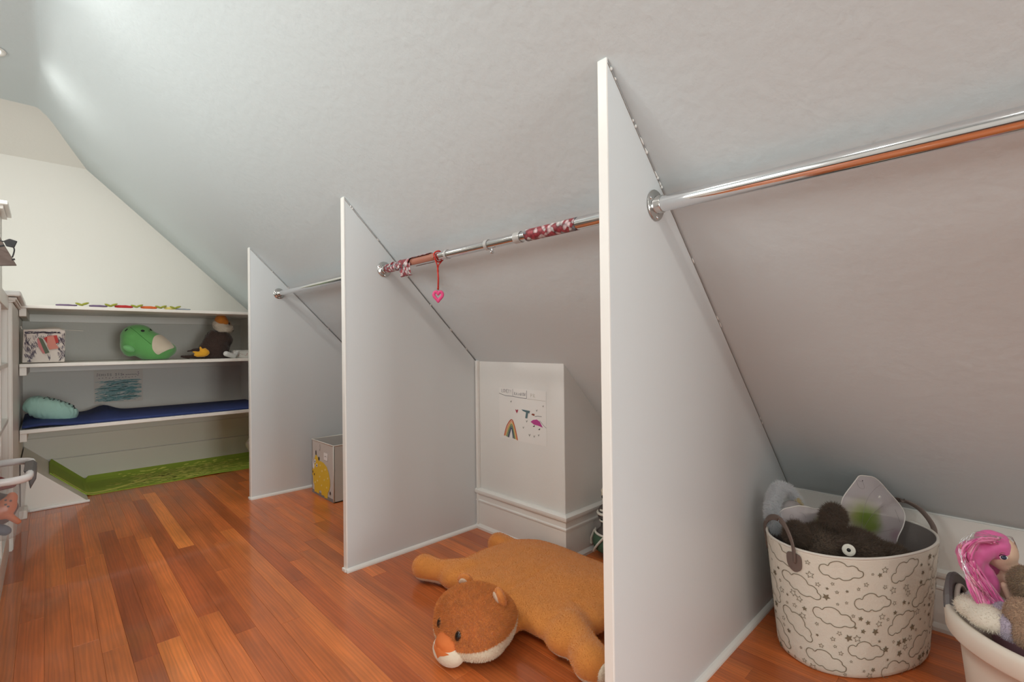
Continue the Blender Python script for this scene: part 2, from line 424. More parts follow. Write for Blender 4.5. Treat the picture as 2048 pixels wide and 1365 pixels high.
part('trim_3', (.95, -1.46, 0), (KX, -1.422, 1.6), PANEL)['kind'] = 'structure'
# tape rings and a wing screw on the middle rod
RX2, RZ2 = 1.144, 1.358
TAPE = mat('clear_tape', rgb(205, 203, 200), .25, alpha=.75)
for y, w in ((1.545, .014), (1.30, .016), (1.135, .03)):
    MB().tube([(RX2, y, RZ2), (RX2, y+w, RZ2)], .0187, 32, caps=False).build('tape_ring', TAPE, r2, smooth=True)
sc = MB(); sc.ell((RX2, 1.285, RZ2-.022), (.0035, .0035, .008), 10, 6); sc.ell((RX2, 1.285, RZ2-.030), (.010, .004, .006), 10, 6)
sc.build('lock_screw', CHROME, r2, smooth=True)
def floral():
    m = bpy.data.materials.new('floral_paper'); m.use_nodes = True; N = m.node_tree.nodes; L = m.node_tree.links; b = N['Principled BSDF']
    tc = N.new('ShaderNodeTexCoord'); v = N.new('ShaderNodeTexVoronoi'); v.inputs['Scale'].default_value = 80; L.new(tc.outputs['Object'], v.inputs['Vector'])
    sp = N.new('ShaderNodeSeparateColor'); L.new(v.outputs['Color'], sp.inputs[0])
    r = N.new('ShaderNodeValToRGB'); r.color_ramp.interpolation = 'CONSTANT'; e = r.color_ramp.elements
    e[0].position = 0; e[0].color = rgb(178, 74, 84); e[1].position = .4; e[1].color = rgb(226, 196, 198)
    for p, c in ((.62, rgb(150, 150, 156)), (.74, rgb(160, 60, 70)), (.88, rgb(232, 222, 220))): k = e.new(p); k.color = c
    L.new(sp.outputs[0], r.inputs['Fac'])
    d = N.new('ShaderNodeMapRange'); d.inputs['From Min'].default_value = .0; d.inputs['From Max'].default_value = .9; d.inputs['To Min'].default_value = 1.15; d.inputs['To Max'].default_value = .3
    L.new(v.outputs['Distance'], d.inputs['Value'])
    s = N.new('ShaderNodeVectorMath'); s.operation = 'SCALE'; L.new(r.outputs['Color'], s.inputs[0]); L.new(d.outputs[0], s.inputs['Scale'])
    L.new(s.outputs[0], b.inputs['Base Color']); b.inputs['Roughness'].default_value = .45
    return m
FLO = floral(); PBACK = mat('paper_back_copper', rgb(165, 105, 85), .35)
def wrap(y0, y1, a0, a1, r0, r1, nm, lab, mats, par=r2, flare=0):
    b = MB(); na, ny = 18, 8; rn = random.Random(int(y0*1000)); vs = []
    for i in range(ny+1):
        for k in range(na+1):
            u = k/na; a = a0+(a1-a0)*u; r = r0+(r1-r0)*u**2+flare*(u**4)*(i/ny)
            jy = rn.uniform(-.002, .002) if i in (0, ny) else 0
            vs.append((RX2+math.cos(a)*r, y0+(y1-y0)*i/ny+jy, RZ2+math.sin(a)*r))
    b.add(vs, [(i*(na+1)+k, i*(na+1)+k+1, (i+1)*(na+1)+k+1, (i+1)*(na+1)+k) for i in range(ny) for k in range(na)])
    o = b.build(nm, mats, par, smooth=True); o['label'] = lab
    s = o.modifiers.new('s', 'SOLIDIFY'); s.thickness = .0006; s.offset = 1
    if len(mats) > 1: s.material_offset = 1
    return o
wrap(.90, 1.11, 0, 2*PI, .0190, .0190, 'paper_wrap', 'red and white floral paper sleeve', [FLO])
wrap(1.86, 2.02, 0, 2*PI, .0190, .0190, 'paper_wrap', 'red and white floral paper sleeve', [FLO])
wrap(1.80, 1.90, .3, 3.9, .0195, .030, 'torn_paper', 'torn curling flap of floral paper', [FLO, PBACK])
wrap(1.66, 1.80, -.9, 2.4, .0195, .024, 'torn_paper', 'torn curling flap of floral paper', [FLO, PBACK])
wrap(1.62, 1.80, 2.2, 4.0, .0188, .0195, 'torn_paper', 'copper backing of the peeled paper', [PBACK])
wrap(1.79, 1.88, 3.2, 4.5, .021, .058, 'torn_paper', 'torn curling flap of floral paper', [PBACK, FLO])
for y in (1.955, 1.89): 
    MB().tube([(RX2+math.cos(a)*.0215, y, RZ2+math.sin(a)*.0215) for a in [PI*.2+PI*.7*i/8 for i in range(9)]], .0035, 6).build('paper_curl', FLO, r2, smooth=True)
# red cord with pink ring
cy_ = 1.612
ct = thing('hanging_charm', 'red elastic cord looped over the middle rod with a pink heart-shaped ring', 'charm', (RX2, cy_, RZ2))
RED = mat('red_cord', rgb(200, 52, 40), .7)
lp = [(RX2+math.cos(a)*.0215, cy_+.004*math.sin(3*a), RZ2+math.sin(a)*.0215) for a in [2*PI*i/24 for i in range(24)]]
cdm = MB().tube(lp, .0032, 8, closed=True)
cdm.tube([(RX2-.02, cy_-.0, RZ2-.008), (RX2-.006, cy_+.002, RZ2-.034), (RX2-.004, cy_, RZ2-.05)], .0026, 8)
cdm.tube([(RX2+.012, cy_-.006, RZ2-.017), (RX2+.0, cy_, RZ2-.034), (RX2-.004, cy_, RZ2-.05)], .0026, 8)
cdm.tube([(RX2-.005, cy_, RZ2-.044), (RX2-.003, cy_-.001, RZ2-.09), (RX2-.004, cy_, RZ2-.136)], .0034, 8)
for z in (-.056, -.06, -.128): cdm.ell((RX2-.004, cy_, RZ2+z), (.0045, .0045, .0035), 8, 6)
cdm.build('cord', RED, ct, smooth=True)
PINK = mat('pink_plastic', rgb(235, 75, 135), .35)
hb = []
for i in range(40):
    t = 2*PI*i/40; hx = 16*math.sin(t)**3; hy = 13*math.cos(t)-5*math.cos(2*t)-2*math.cos(3*t)-math.cos(4*t)
    hb.append((RX2-.004+hx*.0011*.75, cy_-hx*.0011*.65, RZ2-.160+hy*.00135))
MB().tube(hb, [(.0020, .0065)]*40, 8, closed=True, flat=(.6, .75, 0)).build('heart_ring', PINK, ct, smooth=True)

# ================================================================== RECESSED LIGHTS
EM = bpy.data.materials.new('lamp_glow'); EM.use_nodes = True
_b = EM.node_tree.nodes['Principled BSDF']; _b.inputs['Emission Color'].default_value = (1, .95, .88, 1); _b.inputs['Emission Strength'].default_value = 6
for i, (x, y, p) in enumerate(CANS):
    lab = 'glowing round recessed ceiling light at the far upper left, nearest the far wall' if i == 0 else 'round ceiling light, number %d back from the far one, row %s' % (i if i < 6 else i-6, 'above the closets' if i < 6 else 'added in mid-room as fill for the shelves')
    lab = lab.replace('number 0 back from the far one', 'far one')
    for q_, w_ in (('number 1 back', 'next'), ('number 2 back', 'second back'), ('number 3 back', 'third back'), ('number 4 back', 'fourth back'), ('number 5 back', 'fifth back')): lab = lab.replace(q_, w_)
    r = thing('recessed_light', lab, 'ceiling light', (x, y, CEIL), 'recessed ceiling lights')
    b = MB(); b.lathe([(.058, -.001), (.078, -.001), (.080, -.004), (.076, -.008), (.060, -.006), (.057, -.002)], (x, y, CEIL), 'z', 40); b.build('trim_ring', TRIM, r, smooth=True)
    b = MB(); b.lathe([(.0001, -.0055), (.03, -.0055), (.058, -.003)], (x, y, CEIL), 'z', 40); b.build('lens', EM, r, smooth=True)
    can_spot(x, y, p)

# ================================================================== FAR END: built-in shelves
SY = 4.15; BK = YF
sh = thing('built_in_shelf_unit', 'cream built-in shelves filling the far end wall', 'shelves', (.5, 4.5, 0))
SXL, SXR = -.122, 1.40
def shelf(z, t, x1, nm='shelf'):
    MB().box((SXL, SY, z-t), (x1, BK, z)).build(nm, SHELF, sh, bev=.003)
shelf(1.272, .021, 1.325); shelf(.912, .022, 1.40); shelf(.512, .024, 1.40)
# side panel at right and side cleats at left, cleats at the back
MB().prism([(1.135, SY+.32, .0), (1.155, SY+.32, .0), (1.155, SY+.32, 1.25), (1.135, SY+.32, 1.25)], (0, BK-SY-.32, 0)).v
SP = MB(); SP.box((1.262, SY+.45, .914), (1.285, BK, 1.251)); SP.box((1.262, SY+.45, .514), (1.285, BK, .890)); SP.build('side_panel', SHELF, sh, bev=.002)
for z in (1.251, .890, .488):
    MB().box((SXL, SY+.012, z-.05), (SXL+.032, BK, z)).build('side_cleat', SHELF, sh, bev=.002)
    if z > .6: MB().box((SXL+.032, BK-.02, z-.055), (1.262, BK, z)).build('back_cleat', SHELF, sh, bev=.002)
BOARDS = mat('back_board_paint', rgb(226, 221, 210), .4)
MB().box((SXL, BK-.008, .20), (1.4, BK, .36)).build('back_board', BOARDS, sh, bev=.002)
MB().box((SXL, BK-.012, .03), (1.5, BK, .195)).build('back_board', BOARDS, sh, bev=.002)
# low wall stub with pilaster and bullnose cap
lw = struct(MB().box((-.52, 3.47, 0), (SXL-.003, YF, 1.262)).build('wall_low', SHELF, bev=.002))
pil = MB(); pil.box((-.156, 3.452, .0), (-.128, 3.47, 1.235)); pil.box((-.160, 3.440, 1.235), (-.120, 3.47, 1.243)); pil.box((-.165, 3.432, 1.243), (-.113, 3.47, 1.250)); pil.box((-.168, 3.424, 1.250), (-.108, 3.47, 1.258))
pil.box((-.1215, 3.452, 1.238), (-.114, SY-.01, 1.246)); pil.box((-.1215, 3.452, 1.246), (-.108, SY-.01, 1.256))
for k in range(2): pil.box((-.151+.010*k, 3.4495, .1), (-.146+.010*k, 3.452, 1.2))
struct(pil.build('trim_4', SHELF, bev=.0015))
cap = struct(MB().box((-.55, 3.40, 1.262), (-.092, SY+.02, 1.290)).build('trim_5', TRIM, bev=.009, seg=4))
struct(MB().box((-.124, 4.05, .0), (-.088, 4.165, .05)).build('trim_6', SHELF, bev=.003))

# sloped wedge in the corner under the lowest shelf
WK = .192
wg = MB(); wg.prism([(-.119, 4.2, 0), (WK, 4.2, 0), (WK, 4.2, .004), (-.119, 4.2, WK+.119)], (0, YF-4.2-.001, 0))
struct(wg.build('wall_wedge', SHELF, bev=.002))
tr = MB(); tr.box((-.085, 4.186, 0), (WK+.006, 4.2, .018)); struct(tr.build('trim_7', TRIM, bev=.006, seg=3))

# green yoga mat: up the wedge, across the floor, back edge curling up
GREEN = mat('mat_green', rgb(164, 192, 70), .8, bump=.0004, bscale=160, vary=.04, vscale=9)
LIME = mat('mat_lime_print', rgb(238, 244, 120), .6)
MYA, MYB = 4.372, 4.858
def mat_pt(s, t, up=0):
    """s metres along the mat from its top-left end, t 0..1 front to back"""
    th = .006; ls = .185*1.414
    rbend = .05; corner = ls
    y = MYA+(MYB-MYA)*t
    # arc blend round the foot of the wedge
    L0 = corner-rbend*.4; arc = rbend*.8
    ang = -45
    p0 = Vector((WK-.0-.185, 0, .185+.003)); d = Vector((.7071, 0, -.7071))
    if s < L0: p = p0+d*s; nrm = Vector((.7071, 0, .7071))
    elif s < L0+arc:
        u = (s-L0)/arc; a = math.radians(-45*(1-u)); R_ = arc/math.radians(45)
        base = p0+d*L0; x = R_*(math.sin(a)-math.sin(-PI/4)); z = R_*(-(math.cos(a)-math.cos(PI/4)))
        p = base+Vector((x, 0, z)); nrm = Vector((-math.sin(a), 0, math.cos(a)))
    else:
        R_ = arc/math.radians(45); base = p0+d*L0
        x0 = base.x+R_*math.sin(PI/4); p = Vector((x0+(s-L0-arc), 0, 0)); nrm = Vector((0, 0, 1))
    p.z = max(p.z, 0)+.0005
    wav = .006*max(0, math.sin(s*9-1.0))*(1-t)**4 if s > .5 else 0
    curl = .035*max(0, (t-.8)/.2)**2
    if nrm.z < .99: curl *= .4
    p = p+nrm*(wav+curl+up); p.y = y
    return p
gm = thing('yoga_mat', 'green mat with a lime tree pattern, folded up against the corner under the lowest shelf', 'mat', (.6, 4.6, 0))
b = MB(); ns_, nt_ = 90, 14; LM = 1.72
for lay in (0, .005):
    for i in range(ns_+1):
        for k in range(nt_+1): b.v.append(tuple(mat_pt(LM*i/ns_, k/nt_, lay)))
NV = (ns_+1)*(nt_+1)
q = lambda i, k, l: l*NV+i*(nt_+1)+k
for i in range(ns_):
    for k in range(nt_):
        b.f.append((q(i, k, 1), q(i+1, k, 1), q(i+1, k+1, 1), q(i, k+1, 1))); b.f.append((q(i, k, 0), q(i, k+1, 0), q(i+1, k+1, 0), q(i+1, k, 0)))
for i in range(ns_):
    b.f.append((q(i, 0, 0), q(i+1, 0, 0), q(i+1, 0, 1), q(i, 0, 1))); b.f.append((q(i, nt_, 0), q(i, nt_, 1), q(i+1, nt_, 1), q(i+1, nt_, 0)))
for k in range(nt_):
    b.f.append((q(0, k, 0), q(0, k, 1), q(0, k+1, 1), q(0, k+1, 0))); b.f.append((q(ns_, k, 0), q(ns_, k+1, 0), q(ns_, k+1, 1), q(ns_, k, 1)))
b.mi = [0]*len(b.f); b.build('mat_sheet', GREEN, gm, smooth=False)
pr = MB()
def mrib(pts, w0, w1):
    pts = spline([(p[0], p[1], 0) for p in pts], 8); n_ = len(pts); vs = []
    for i, p in enumerate(pts):
        t = (pts[min(i+1, n_-1)]-pts[max(i-1, 0)]).normalized(); d = Vector((-t.y, t.x, 0))*(w0+(w1-w0)*i/(n_-1))/2
        for e in (p+d, p-d): vs.append(mat_pt(e.x, min(.99, max(.01, e.y/.486)), .0056))
    pr.add(vs, [(2*i, 2*i+1, 2*i+3, 2*i+2) for i in range(n_-1)])
mrib([(.02, .03), (.15, .035), (.28, .04), (.40, .06), (.52, .14), (.62, .20), (.78, .22)], .03, .04)
mrib([(.05, .012), (.2, .012), (.33, .012), (.42, .02)], .006, .012)
mrib([(.62, .20), (.72, .16), (.86, .15), (1.0, .12)], .02, .006)
mrib([(.70, .215), (.84, .26), (.98, .27), (1.12, .24), (1.3, .2)], .022, .005)
mrib([(.52, .15), (.58, .26), (.68, .34), (.82, .38)], .014, .004)
mrib([(.9, .265), (1.0, .34), (1.15, .37)], .01, .003)
mrib([(.85, .15), (.92, .08), (1.02, .05)], .009, .003)
mrib([(1.0, .26), (1.12, .17), (1.3, .12), (1.42, .1)], .008, .003)
rn = random.Random(5)
for _ in range(330):
    s0 = rn.gauss(.86, .27); t0 = rn.uniform(.02, .46)
    if s0 < .36 or s0 > 1.5: continue
    a = rn.uniform(-.6, .6)+(.2 if t0 > .2 else -.3); l = rn.uniform(.016, .028); w = l*.32
    vs = []
    for ang in range(8):
        x = math.cos(ang*PI/4)*l; y = math.sin(ang*PI/4)*w
        vs.append(mat_pt(s0+x*math.cos(a)-y*math.sin(a), min(.99, max(.01, (t0+x*math.sin(a)+y*math.cos(a))/.486)), .0058))
    pr.add(vs, [list(range(8))])
po = pr.build('tree_print', LIME, gm, recalc=False); po['label'] = 'lime green tree and leaf pattern'; po['kind'] = 'stuff'

# blue mat on the lowest shelf
BLUE = mat('navy_fabric', rgb(46, 62, 116), .8, bump=.0005, bscale=220)
bt = MB(); nb = 60
def bm_pt(i, e, l):
    x = SXL+.01+(1.34-SXL)*i/nb; y0 = SY+.018; y = y0+(.56)*e
    z = .5135+(.014 if l else 0)
    bumpx = math.exp(-((x-.30)/.07)**2)
    z += bumpx*.040*e**1.5+(.012*math.exp(-((x+.02)/.10)**2) if e < .5 else .03*math.exp(-((x+.02)/.12)**2))
    if l: z += .010*math.sin(min(e*6, PI/2))
    return (x, y, z)
bt.v = [bm_pt(i, e, l) for l in (0, 1) for i in range(nb+1) for e in (0, .03, .1, .3, .6, 1)]
NE = 6; NV2 = (nb+1)*NE; q = lambda i, k, l: l*NV2+i*NE+k
for i in range(nb):
    for k in range(NE-1): bt.f += [(q(i,k,1), q(i+1,k,1), q(i+1,k+1,1), q(i,k+1,1)), (q(i,k,0), q(i,k+1,0), q(i+1,k+1,0), q(i+1,k,0))]
    bt.f += [(q(i,0,0), q(i+1,0,0), q(i+1,0,1), q(i,0,1)), (q(i,NE-1,0), q(i,NE-1,1), q(i+1,NE-1,1), q(i+1,NE-1,0))]
for k in range(NE-1): bt.f += [(q(0,k,0), q(0,k,1), q(0,k+1,1), q(0,k+1,0)), (q(nb,k,0), q(nb,k+1,0), q(nb,k+1,1), q(nb,k,1))]
bt.mi = [0]*len(bt.f)
tag(bt.build('folded_mat', BLUE, smooth=True), 'navy blue padded mat lying along the lowest shelf', 'mat')

# mint pillow with black print
MINT = mat('mint_cotton', rgb(176, 218, 204), .75, bump=.0035, bscale=18, sheen=.2)
BLACKP = mat('black_print', rgb(40, 42, 44), .7)
def cushion(c, sx, sy, h, rot, m, name, parent=None, pucker=.0):
    b = MB(); n_ = 28; R3 = rot
    vs = []
    for side in (1, -1):
        for i in range(n_+1):
            for k in range(n_+1):
                u = -1+2*i/n_; v = -1+2*k/n_; e = max(0, (1-u**4)*(1-v**4))**.55
                pin = 1-.10*(1-abs(u)**1.5)*abs(v)**3; pin2 = 1-.10*(1-abs(v)**1.5)*abs(u)**3
                z = side*h*e + pucker*noise.noise(Vector((u*3, v*9, side)))*e
                vs.append(Vector(c)+R3 @ Vector((u*sx*pin2, v*sy*pin, z)))
    NN = (n_+1)**2; q = lambda i, k, l: l*NN+i*(n_+1)+k
    fs = []
    for i in range(n_):
        for k in range(n_): fs += [(q(i,k,0), q(i+1,k,0), q(i+1,k+1,0), q(i,k+1,0)), (q(i,k,1), q(i,k+1,1), q(i+1,k+1,1), q(i+1,k,1))]
    b.add(vs, fs); return b.build(name, m, parent, smooth=True)
pt_ = thing('mint_pillow', 'mint green pillow with black print at the left end of the blue mat', 'pillow', (-.01, 4.42, .58))
PC = Vector((.018, 4.40, .600)); prot = euler(0, 25, 0)
PIL_LATER = True
# drawing taped on the back wall between shelves (sheet nearly wall-coloured)
def sheet(name, label, o, ux, uz, w, h, nrm, m, cat='drawing'):
    """returns (thing, fn) with fn(u,v) -> point in sheet coordinates (u right, v up from lower-left, metres)"""
    o, ux, uz, nrm = Vector(o), Vector(ux), Vector(uz), Vector(nrm)
    t = thing(name, label, cat, o+ux*w/2)
    MB().prism([o+nrm*.0005, o+ux*w+nrm*.0005, o+ux*w+uz*h+nrm*.0005, o+uz*h+nrm*.0005], nrm*.0006).build('paper', m, t)
    return t, (lambda u, v: o+ux*u+uz*v+nrm*.0016)
PAPER = mat('paper_white', rgb(238, 236, 232), .7)
PAPER2 = mat('paper_dim', rgb(226, 218, 208), .7)
def pen(name, col): return mat('marker_'+name, rgb(*col), .7)
LET = {'A': [[(0,0),(.5,1),(1,0)],[(.2,.4),(.8,.4)]], 'B': [[(0,0),(0,1),(.7,.8),(0,.55),(.8,.3),(0,0)]], 'E': [[(1,1),(0,1),(0,0),(1,0)],[(0,.5),(.7,.5)]],
 'I': [[(.5,0),(.5,1)]], 'L': [[(0,1),(0,0),(.8,0)]], 'M': [[(0,0),(0,1),(.5,.4),(1,1),(1,0)]], 'N': [[(0,0),(0,1),(1,0),(1,1)]],
 'O': [[(.5,1),(.1,.8),(0,.5),(.1,.2),(.5,0),(.9,.2),(1,.5),(.9,.8),(.5,1)]], 'R': [[(0,0),(0,1),(.8,.8),(.1,.5),(.9,0)]], 'S': [[(1,.85),(.5,1),(.05,.8),(.5,.5),(.95,.25),(.5,0),(0,.15)]],
 'T': [[(0,1),(1,1)],[(.5,1),(.5,0)]], 'V': [[(0,1),(.5,0),(1,1)]], 'W': [[(0,1),(.25,0),(.5,.6),(.75,0),(1,1)]], 'Y': [[(0,1),(.5,.5),(1,1)],[(.5,.5),(.5,0)]],
 'P': [[(0,0),(0,1),(.8,.85),(.8,.6),(0,.45)]], 'D': [[(0,0),(0,1),(.8,.75),(.9,.4),(0,0)]], '(': [[(.8,1),(.3,.7),(.3,.3),(.8,0)]], ')': [[(.2,1),(.7,.7),(.7,.3),(.2,0)]],
 'i': [[(.5,0),(.5,.55)],[(.5,.72),(.5,.85)]], 'n': [[(0,0),(0,.6)],[(0,.5),(.5,.65),(.8,.5),(.8,0)]], '!': [[(.5,1),(.5,.3)],[(.5,.12),(.5,0)]]}
def write(b, fn, txt, u, v, h, w, sp, lw, nrm, jit=0.0):
    rn = random.Random(len(txt))
    for ch in txt:
        if ch in LET:
            dv = rn.uniform(-jit, jit)
            for st in LET[ch]: b.ribbon([fn(u+x*w, v+dv+y*h) for x, y in st], lw, nrm)
        u += sp
fd, fn = sheet('child_drawing', 'teal crayon drawing with small writing on the back wall above the blue mat', (.255, YF, .578), (1, 0, 0), (0, 0, 1), .30, .255, (0, -1, 0), PAPER2)
TEAL = pen('teal', (112, 160, 162)); TEAL2 = pen('teal_light', (168, 196, 196)); INK = pen('ink', (70, 66, 80)); PURP = pen('purple', (120, 78, 110))
b = MB(); rn = random.Random(8)
for i in range(260):
    v = rn.uniform(.012, .172); u = rn.uniform(.0, .2); l = rn.uniform(.05, .13); k = rn.uniform(-.01, .03)
    top = .165+.012*math.sin(u*8)
    if v > top: continue
    if math.hypot((u+l/2-.075)/.045, (v-.135)/.02) < 1 or math.hypot((u+l/2-.16)/.05, (v-.06)/.02) < .8: continue
    b.ribbon([fn(max(.006, u), v), fn(min(.288, u+l/2), min(.178, v+k*.4+.004)), fn(min(.29, u+l), min(.178, v+k*.5))], .003, (0, -1, 0), lift=.00002*(i % 20))
tag(b.build('teal_scribble', TEAL, fd, recalc=False), kind='stuff')
b = MB()
for i in range(90):
    v = rn.uniform(.012, .165); u = rn.uniform(.0, .2); l = rn.uniform(.03, .1)
    b.ribbon([fn(max(.006, u), v), fn(min(.29, u+l), v+.008)], .003, (0, -1, 0), lift=.0005)
tag(b.build('pale_scribble', TEAL2, fd, recalc=False), kind='stuff')
b = MB(); write(b, fn, '(MISS SIS', .028, .210, .017, .011, .0165, .0025, (0, -1, 0), .001)
for k in range(6): b.ribbon([fn(.19+.012*k, .212+.003*(k % 2)), fn(.197+.012*k, .216), fn(.199+.012*k, .210)], .0028, (0, -1, 0))
tag(b.build('ink_lettering', INK, fd, recalc=False), kind='stuff')
b = MB()
for k in range(12): b.ribbon([fn(.03+.02*k, .190+.002*(k % 3)), fn(.034+.02*k, .194+.002*(k % 3))], .004, (0, -1, 0))
for (u, v) in ((.27, .23), (.272, .218), (.268, .205), (.022, .225), (.02, .212)): b.ribbon([fn(u-.004, v), fn(u+.004, v+.003)], .004, (0, -1, 0))
b.ribbon([fn(.173, .216), fn(.18, .216)], .006, (0, -1, 0)); b.build('purple_dots', PURP, fd, recalc=False)

# white cushion mostly hidden behind the far partition
CW = mat('white_cotton', rgb(226, 222, 212), .8, bump=.002, bscale=30)
wc = cushion((1.33, 4.60, .13), .15, .12, .05, euler(60, -12, 62), CW, 'white_cushion')
tag(wc, 'white cushion on the green mat, half hidden by the far partition', 'cushion')

# ---- objects on the middle shelf (z = .912)
Z2 = .9125
# craft box
cb_ = thing('craft_box', 'paper-covered box scribbled in ink with a red patch, left end of the shelf', 'box', (-.02, 4.4, Z2))
x0, x1, y0, y1, h = -.112, .085, 4.245, 4.44, .218
MB().prism([(x0, y0, Z2+.004), (x1-.004, y0-.0, Z2+.004), (x1, y0, Z2+h*.94), (x1-.03, y0, Z2+h), (x0+.006, y0, Z2+h*.97)], (0, y1-y0, 0)).build('carton', mat('box_paper', rgb(226, 214, 204), .7, bump=.001, bscale=30), cb_, bev=.004)
rn = random.Random(21); b = MB()
def bp_(u, v): return (x0+u*(x1-x0), y0-.0012, Z2+.004+v*(h-.008))
for k in range(46):
    u, v = rn.choice([rn.uniform(.02, .25), rn.uniform(.7, .95), rn.uniform(.02, .95)]), rn.uniform(.05, .9); pts = []
    if .28 < u < .75 and .25 < v < .78: continue
    a = rn.uniform(1.1, 2.0)
    for j in range(7):
        pts.append(bp_(min(.98, max(.01, u)), min(.93, max(.02, v)))); sgn = 1 if j % 2 else -1
        u += sgn*math.cos(a)*.12+rn.uniform(0, .03); v += sgn*math.sin(a)*.16*rn.uniform(.5, 1)
    b.ribbon(spline(pts, 3), .0016, (0, -1, 0), lift=.00003*k)
for k in range(9):
    pts = [bp_(.05+.1*j+rn.uniform(0, .05), .86+.07*rn.random()) for j in range(9)]; b.ribbon(spline(pts, 3), .002, (0, -1, 0))
tag(b.build('ink_scribble', pen('violet', (92, 82, 100)), cb_, recalc=False), kind='stuff')
def patch(pts, m, nm, lift=.003):
    MB().prism([Vector(bp_(*p))+Vector((0, -lift, 0)) for p in pts], (0, lift-.0008, 0)).build(nm, m, cb_)
patch([(.49, .73), (.60, .80), (.80, .82), (.84, .60), (.60, .50)], pen('red', (196, 62, 58)), 'red_patch', .003)
patch([(.57, .78), (.72, .80), (.78, .55), (.84, .42), (.62, .38), (.57, .5)], pen('salmon', (214, 138, 122)), 'pink_patch', .005)
patch([(.36, .76), (.47, .70), (.62, .30), (.53, .26), (.44, .38)], pen('moss', (98, 108, 88)), 'green_patch', .007)
patch([(.34, .70), (.37, .74), (.52, .27), (.47, .27), (.36, .5)], pen('rose', (208, 128, 128)), 'rose_patch', .008)
b = MB(); b.ribbon(spline([bp_(.0, .99), bp_(-.02, 1.08)], 3), .004, (0, -1, 0)); b.prism([(x0+.02, y0+.05, Z2+h-.01), (x0+.20, y0+.05, Z2+h-.001), (x0+.15, y0+.1, Z2+h+.016)], (0, .0015, 0)); b.prism([(x1-.05, y0+.02, Z2+h-.006), (x1+.09, y0+.06, Z2+h-.012), (x1+.09, y0+.07, Z2+h-.010)], (0, 0, .0015))
b.build('paper_flap', mat('flap_paper', rgb(224, 216, 204), .7), cb_, recalc=False)

# green plush
GP = mat('green_plush', rgb(104, 176, 96), .85, bump=.001, bscale=150, sheen=.5, vary=.08, vscale=14)
gx, gy = .532, 4.42
gt = thing('round_plush', 'squashy green plush animal with a pale belly patch, middle of the shelf', 'plush toy', (gx, gy, Z2))
rb = euler(0, 32, 0)
gme = blob([((gx+.015, gy, Z2+.100), (.150, .115, .108), rb), ((gx-.055, gy, Z2+.168), (.105, .098, .094), None), ((gx-.10, gy-.0, Z2+.115), (.06, .08, .09), None), ((gx+.05, gy, Z2+.075), (.13, .11, .075), None)], .008, 14)
for v in gme.vertices:
    if v.co.z < Z2+.004: v.co.z = Z2+.004
plush('body', gme, GP, gt)
def surf(me, x, z, ymin=True):
    """front-most y of a mesh near (x,z)"""
    best = None
    for v in me.vertices:
        d = (v.co.x-x)**2+(v.co.z-z)**2
        if d < .0004 and (best is None or v.co.y < best): best = v.co.y
    return best
gme_w = gme.copy(); gme_w.transform(Matrix.Translation(Vector((gx, gy, Z2))))
from mathutils.bvhtree import BVHTree
def bvh(me):
    return BVHTree.FromPolygons([v.co.copy() for v in me.vertices], [list(p.vertices) for p in me.polygons])
T = bvh(gme_w)
def decal(T, outline, m, name, parent, lift=.002, d=(0, 1, 0), org=None, axes=((1, 0, 0), (0, 0, 1)), dens=6):
    """thin patch following a skin: outline points (u,v) filled, projected along d onto the skin"""
    import mathutils
    a, c = Vector(axes[0]), Vector(axes[1]); d = Vector(d).normalized()
    cen = Vector((sum(p[0] for p in outline)/len(outline), sum(p[1] for p in outline)/len(outline)))
    n_ = len(outline); rings = []
    for r in range(dens+1):
        k = r/dens; rings.append([cen+(Vector(p)-cen)*k for p in outline])
    vs = []; 
    for g in rings:
        for p in g:
            w = a*p[0]+c*p[1]+(Vector(org) if org else Vector()); o_ = w-d*1.0
            h = T.ray_cast(o_, d)
            if h[0] is None:
                h2 = T.find_nearest(w+d*.0); vs.append(h2[0]+h2[1]*lift)
            else: vs.append(h[0]+h[1]*lift)
    fs = []
    for r in range(dens):
        for k in range(n_): fs.append((r*n_+k, r*n_+(k+1) % n_, (r+1)*n_+(k+1) % n_, (r+1)*n_+k))
    b = MB().add(vs, fs); return b.build(name, m, parent, smooth=True)
def oval(cx, cz, rx, rz, a=0, n=20): return [(cx+rx*math.cos(t)*math.cos(a)-rz*math.sin(t)*math.sin(a), cz+rx*math.cos(t)*math.sin(a)+rz*math.sin(t)*math.cos(a)) for t in [2*PI*i/n for i in range(n)]]
def G(px, py): return (.381+(px-243)*.002941, Z2+.008+(718-py)*.00365)
bel = [G(*p) for p in [(310,709),(300,699),(299,685),(304,674),(315,670),(325,672),(335,679),(342,689),(345,696),(332,700),(320,705)]]
bel = [(p.x, p.y) for p in spline([(a, b_, 0) for a, b_ in bel], 4, True)]
decal(T, bel, mat('belly_cream', rgb(222, 206, 184), .85, sheen=.4), 'belly_patch', gt, .003, org=(0, gy, 0))
decal(T, [(p.x, p.y) for p in [Vector(G(281.5+4*math.cos(t), 662.5+2.2*math.sin(t))) for t in [2*PI*i/16 for i in range(16)]]], BLACKP, 'eye', gt, .003, org=(0, gy, 0))
for a, c in (((244, 660), (250, 655)), ((300, 656), (306, 658))):
    b = MB()
    pts = []
    for k in range(4):
        u, v = G(a[0]+(c[0]-a[0])*k/3, a[1]+(c[1]-a[1])*k/3); h_ = T.find_nearest(Vector((u, gy-.06, v))); pts.append(h_[0]+h_[1]*.002)
    b.tube(pts, .003, 6).build('lash', BLACKP, gt, smooth=True)
b = MB(); pts = []
for k in range(6):
    u, v = G(293+1.4*k, 661.8+.8*math.sin(k)-(.6*k if k > 3 else 0)); h_ = T.ray_cast(Vector((u, gy-1, v)), Vector((0, 1, 0)))
    if h_[0]: pts.append(h_[0]+h_[1]*.001)
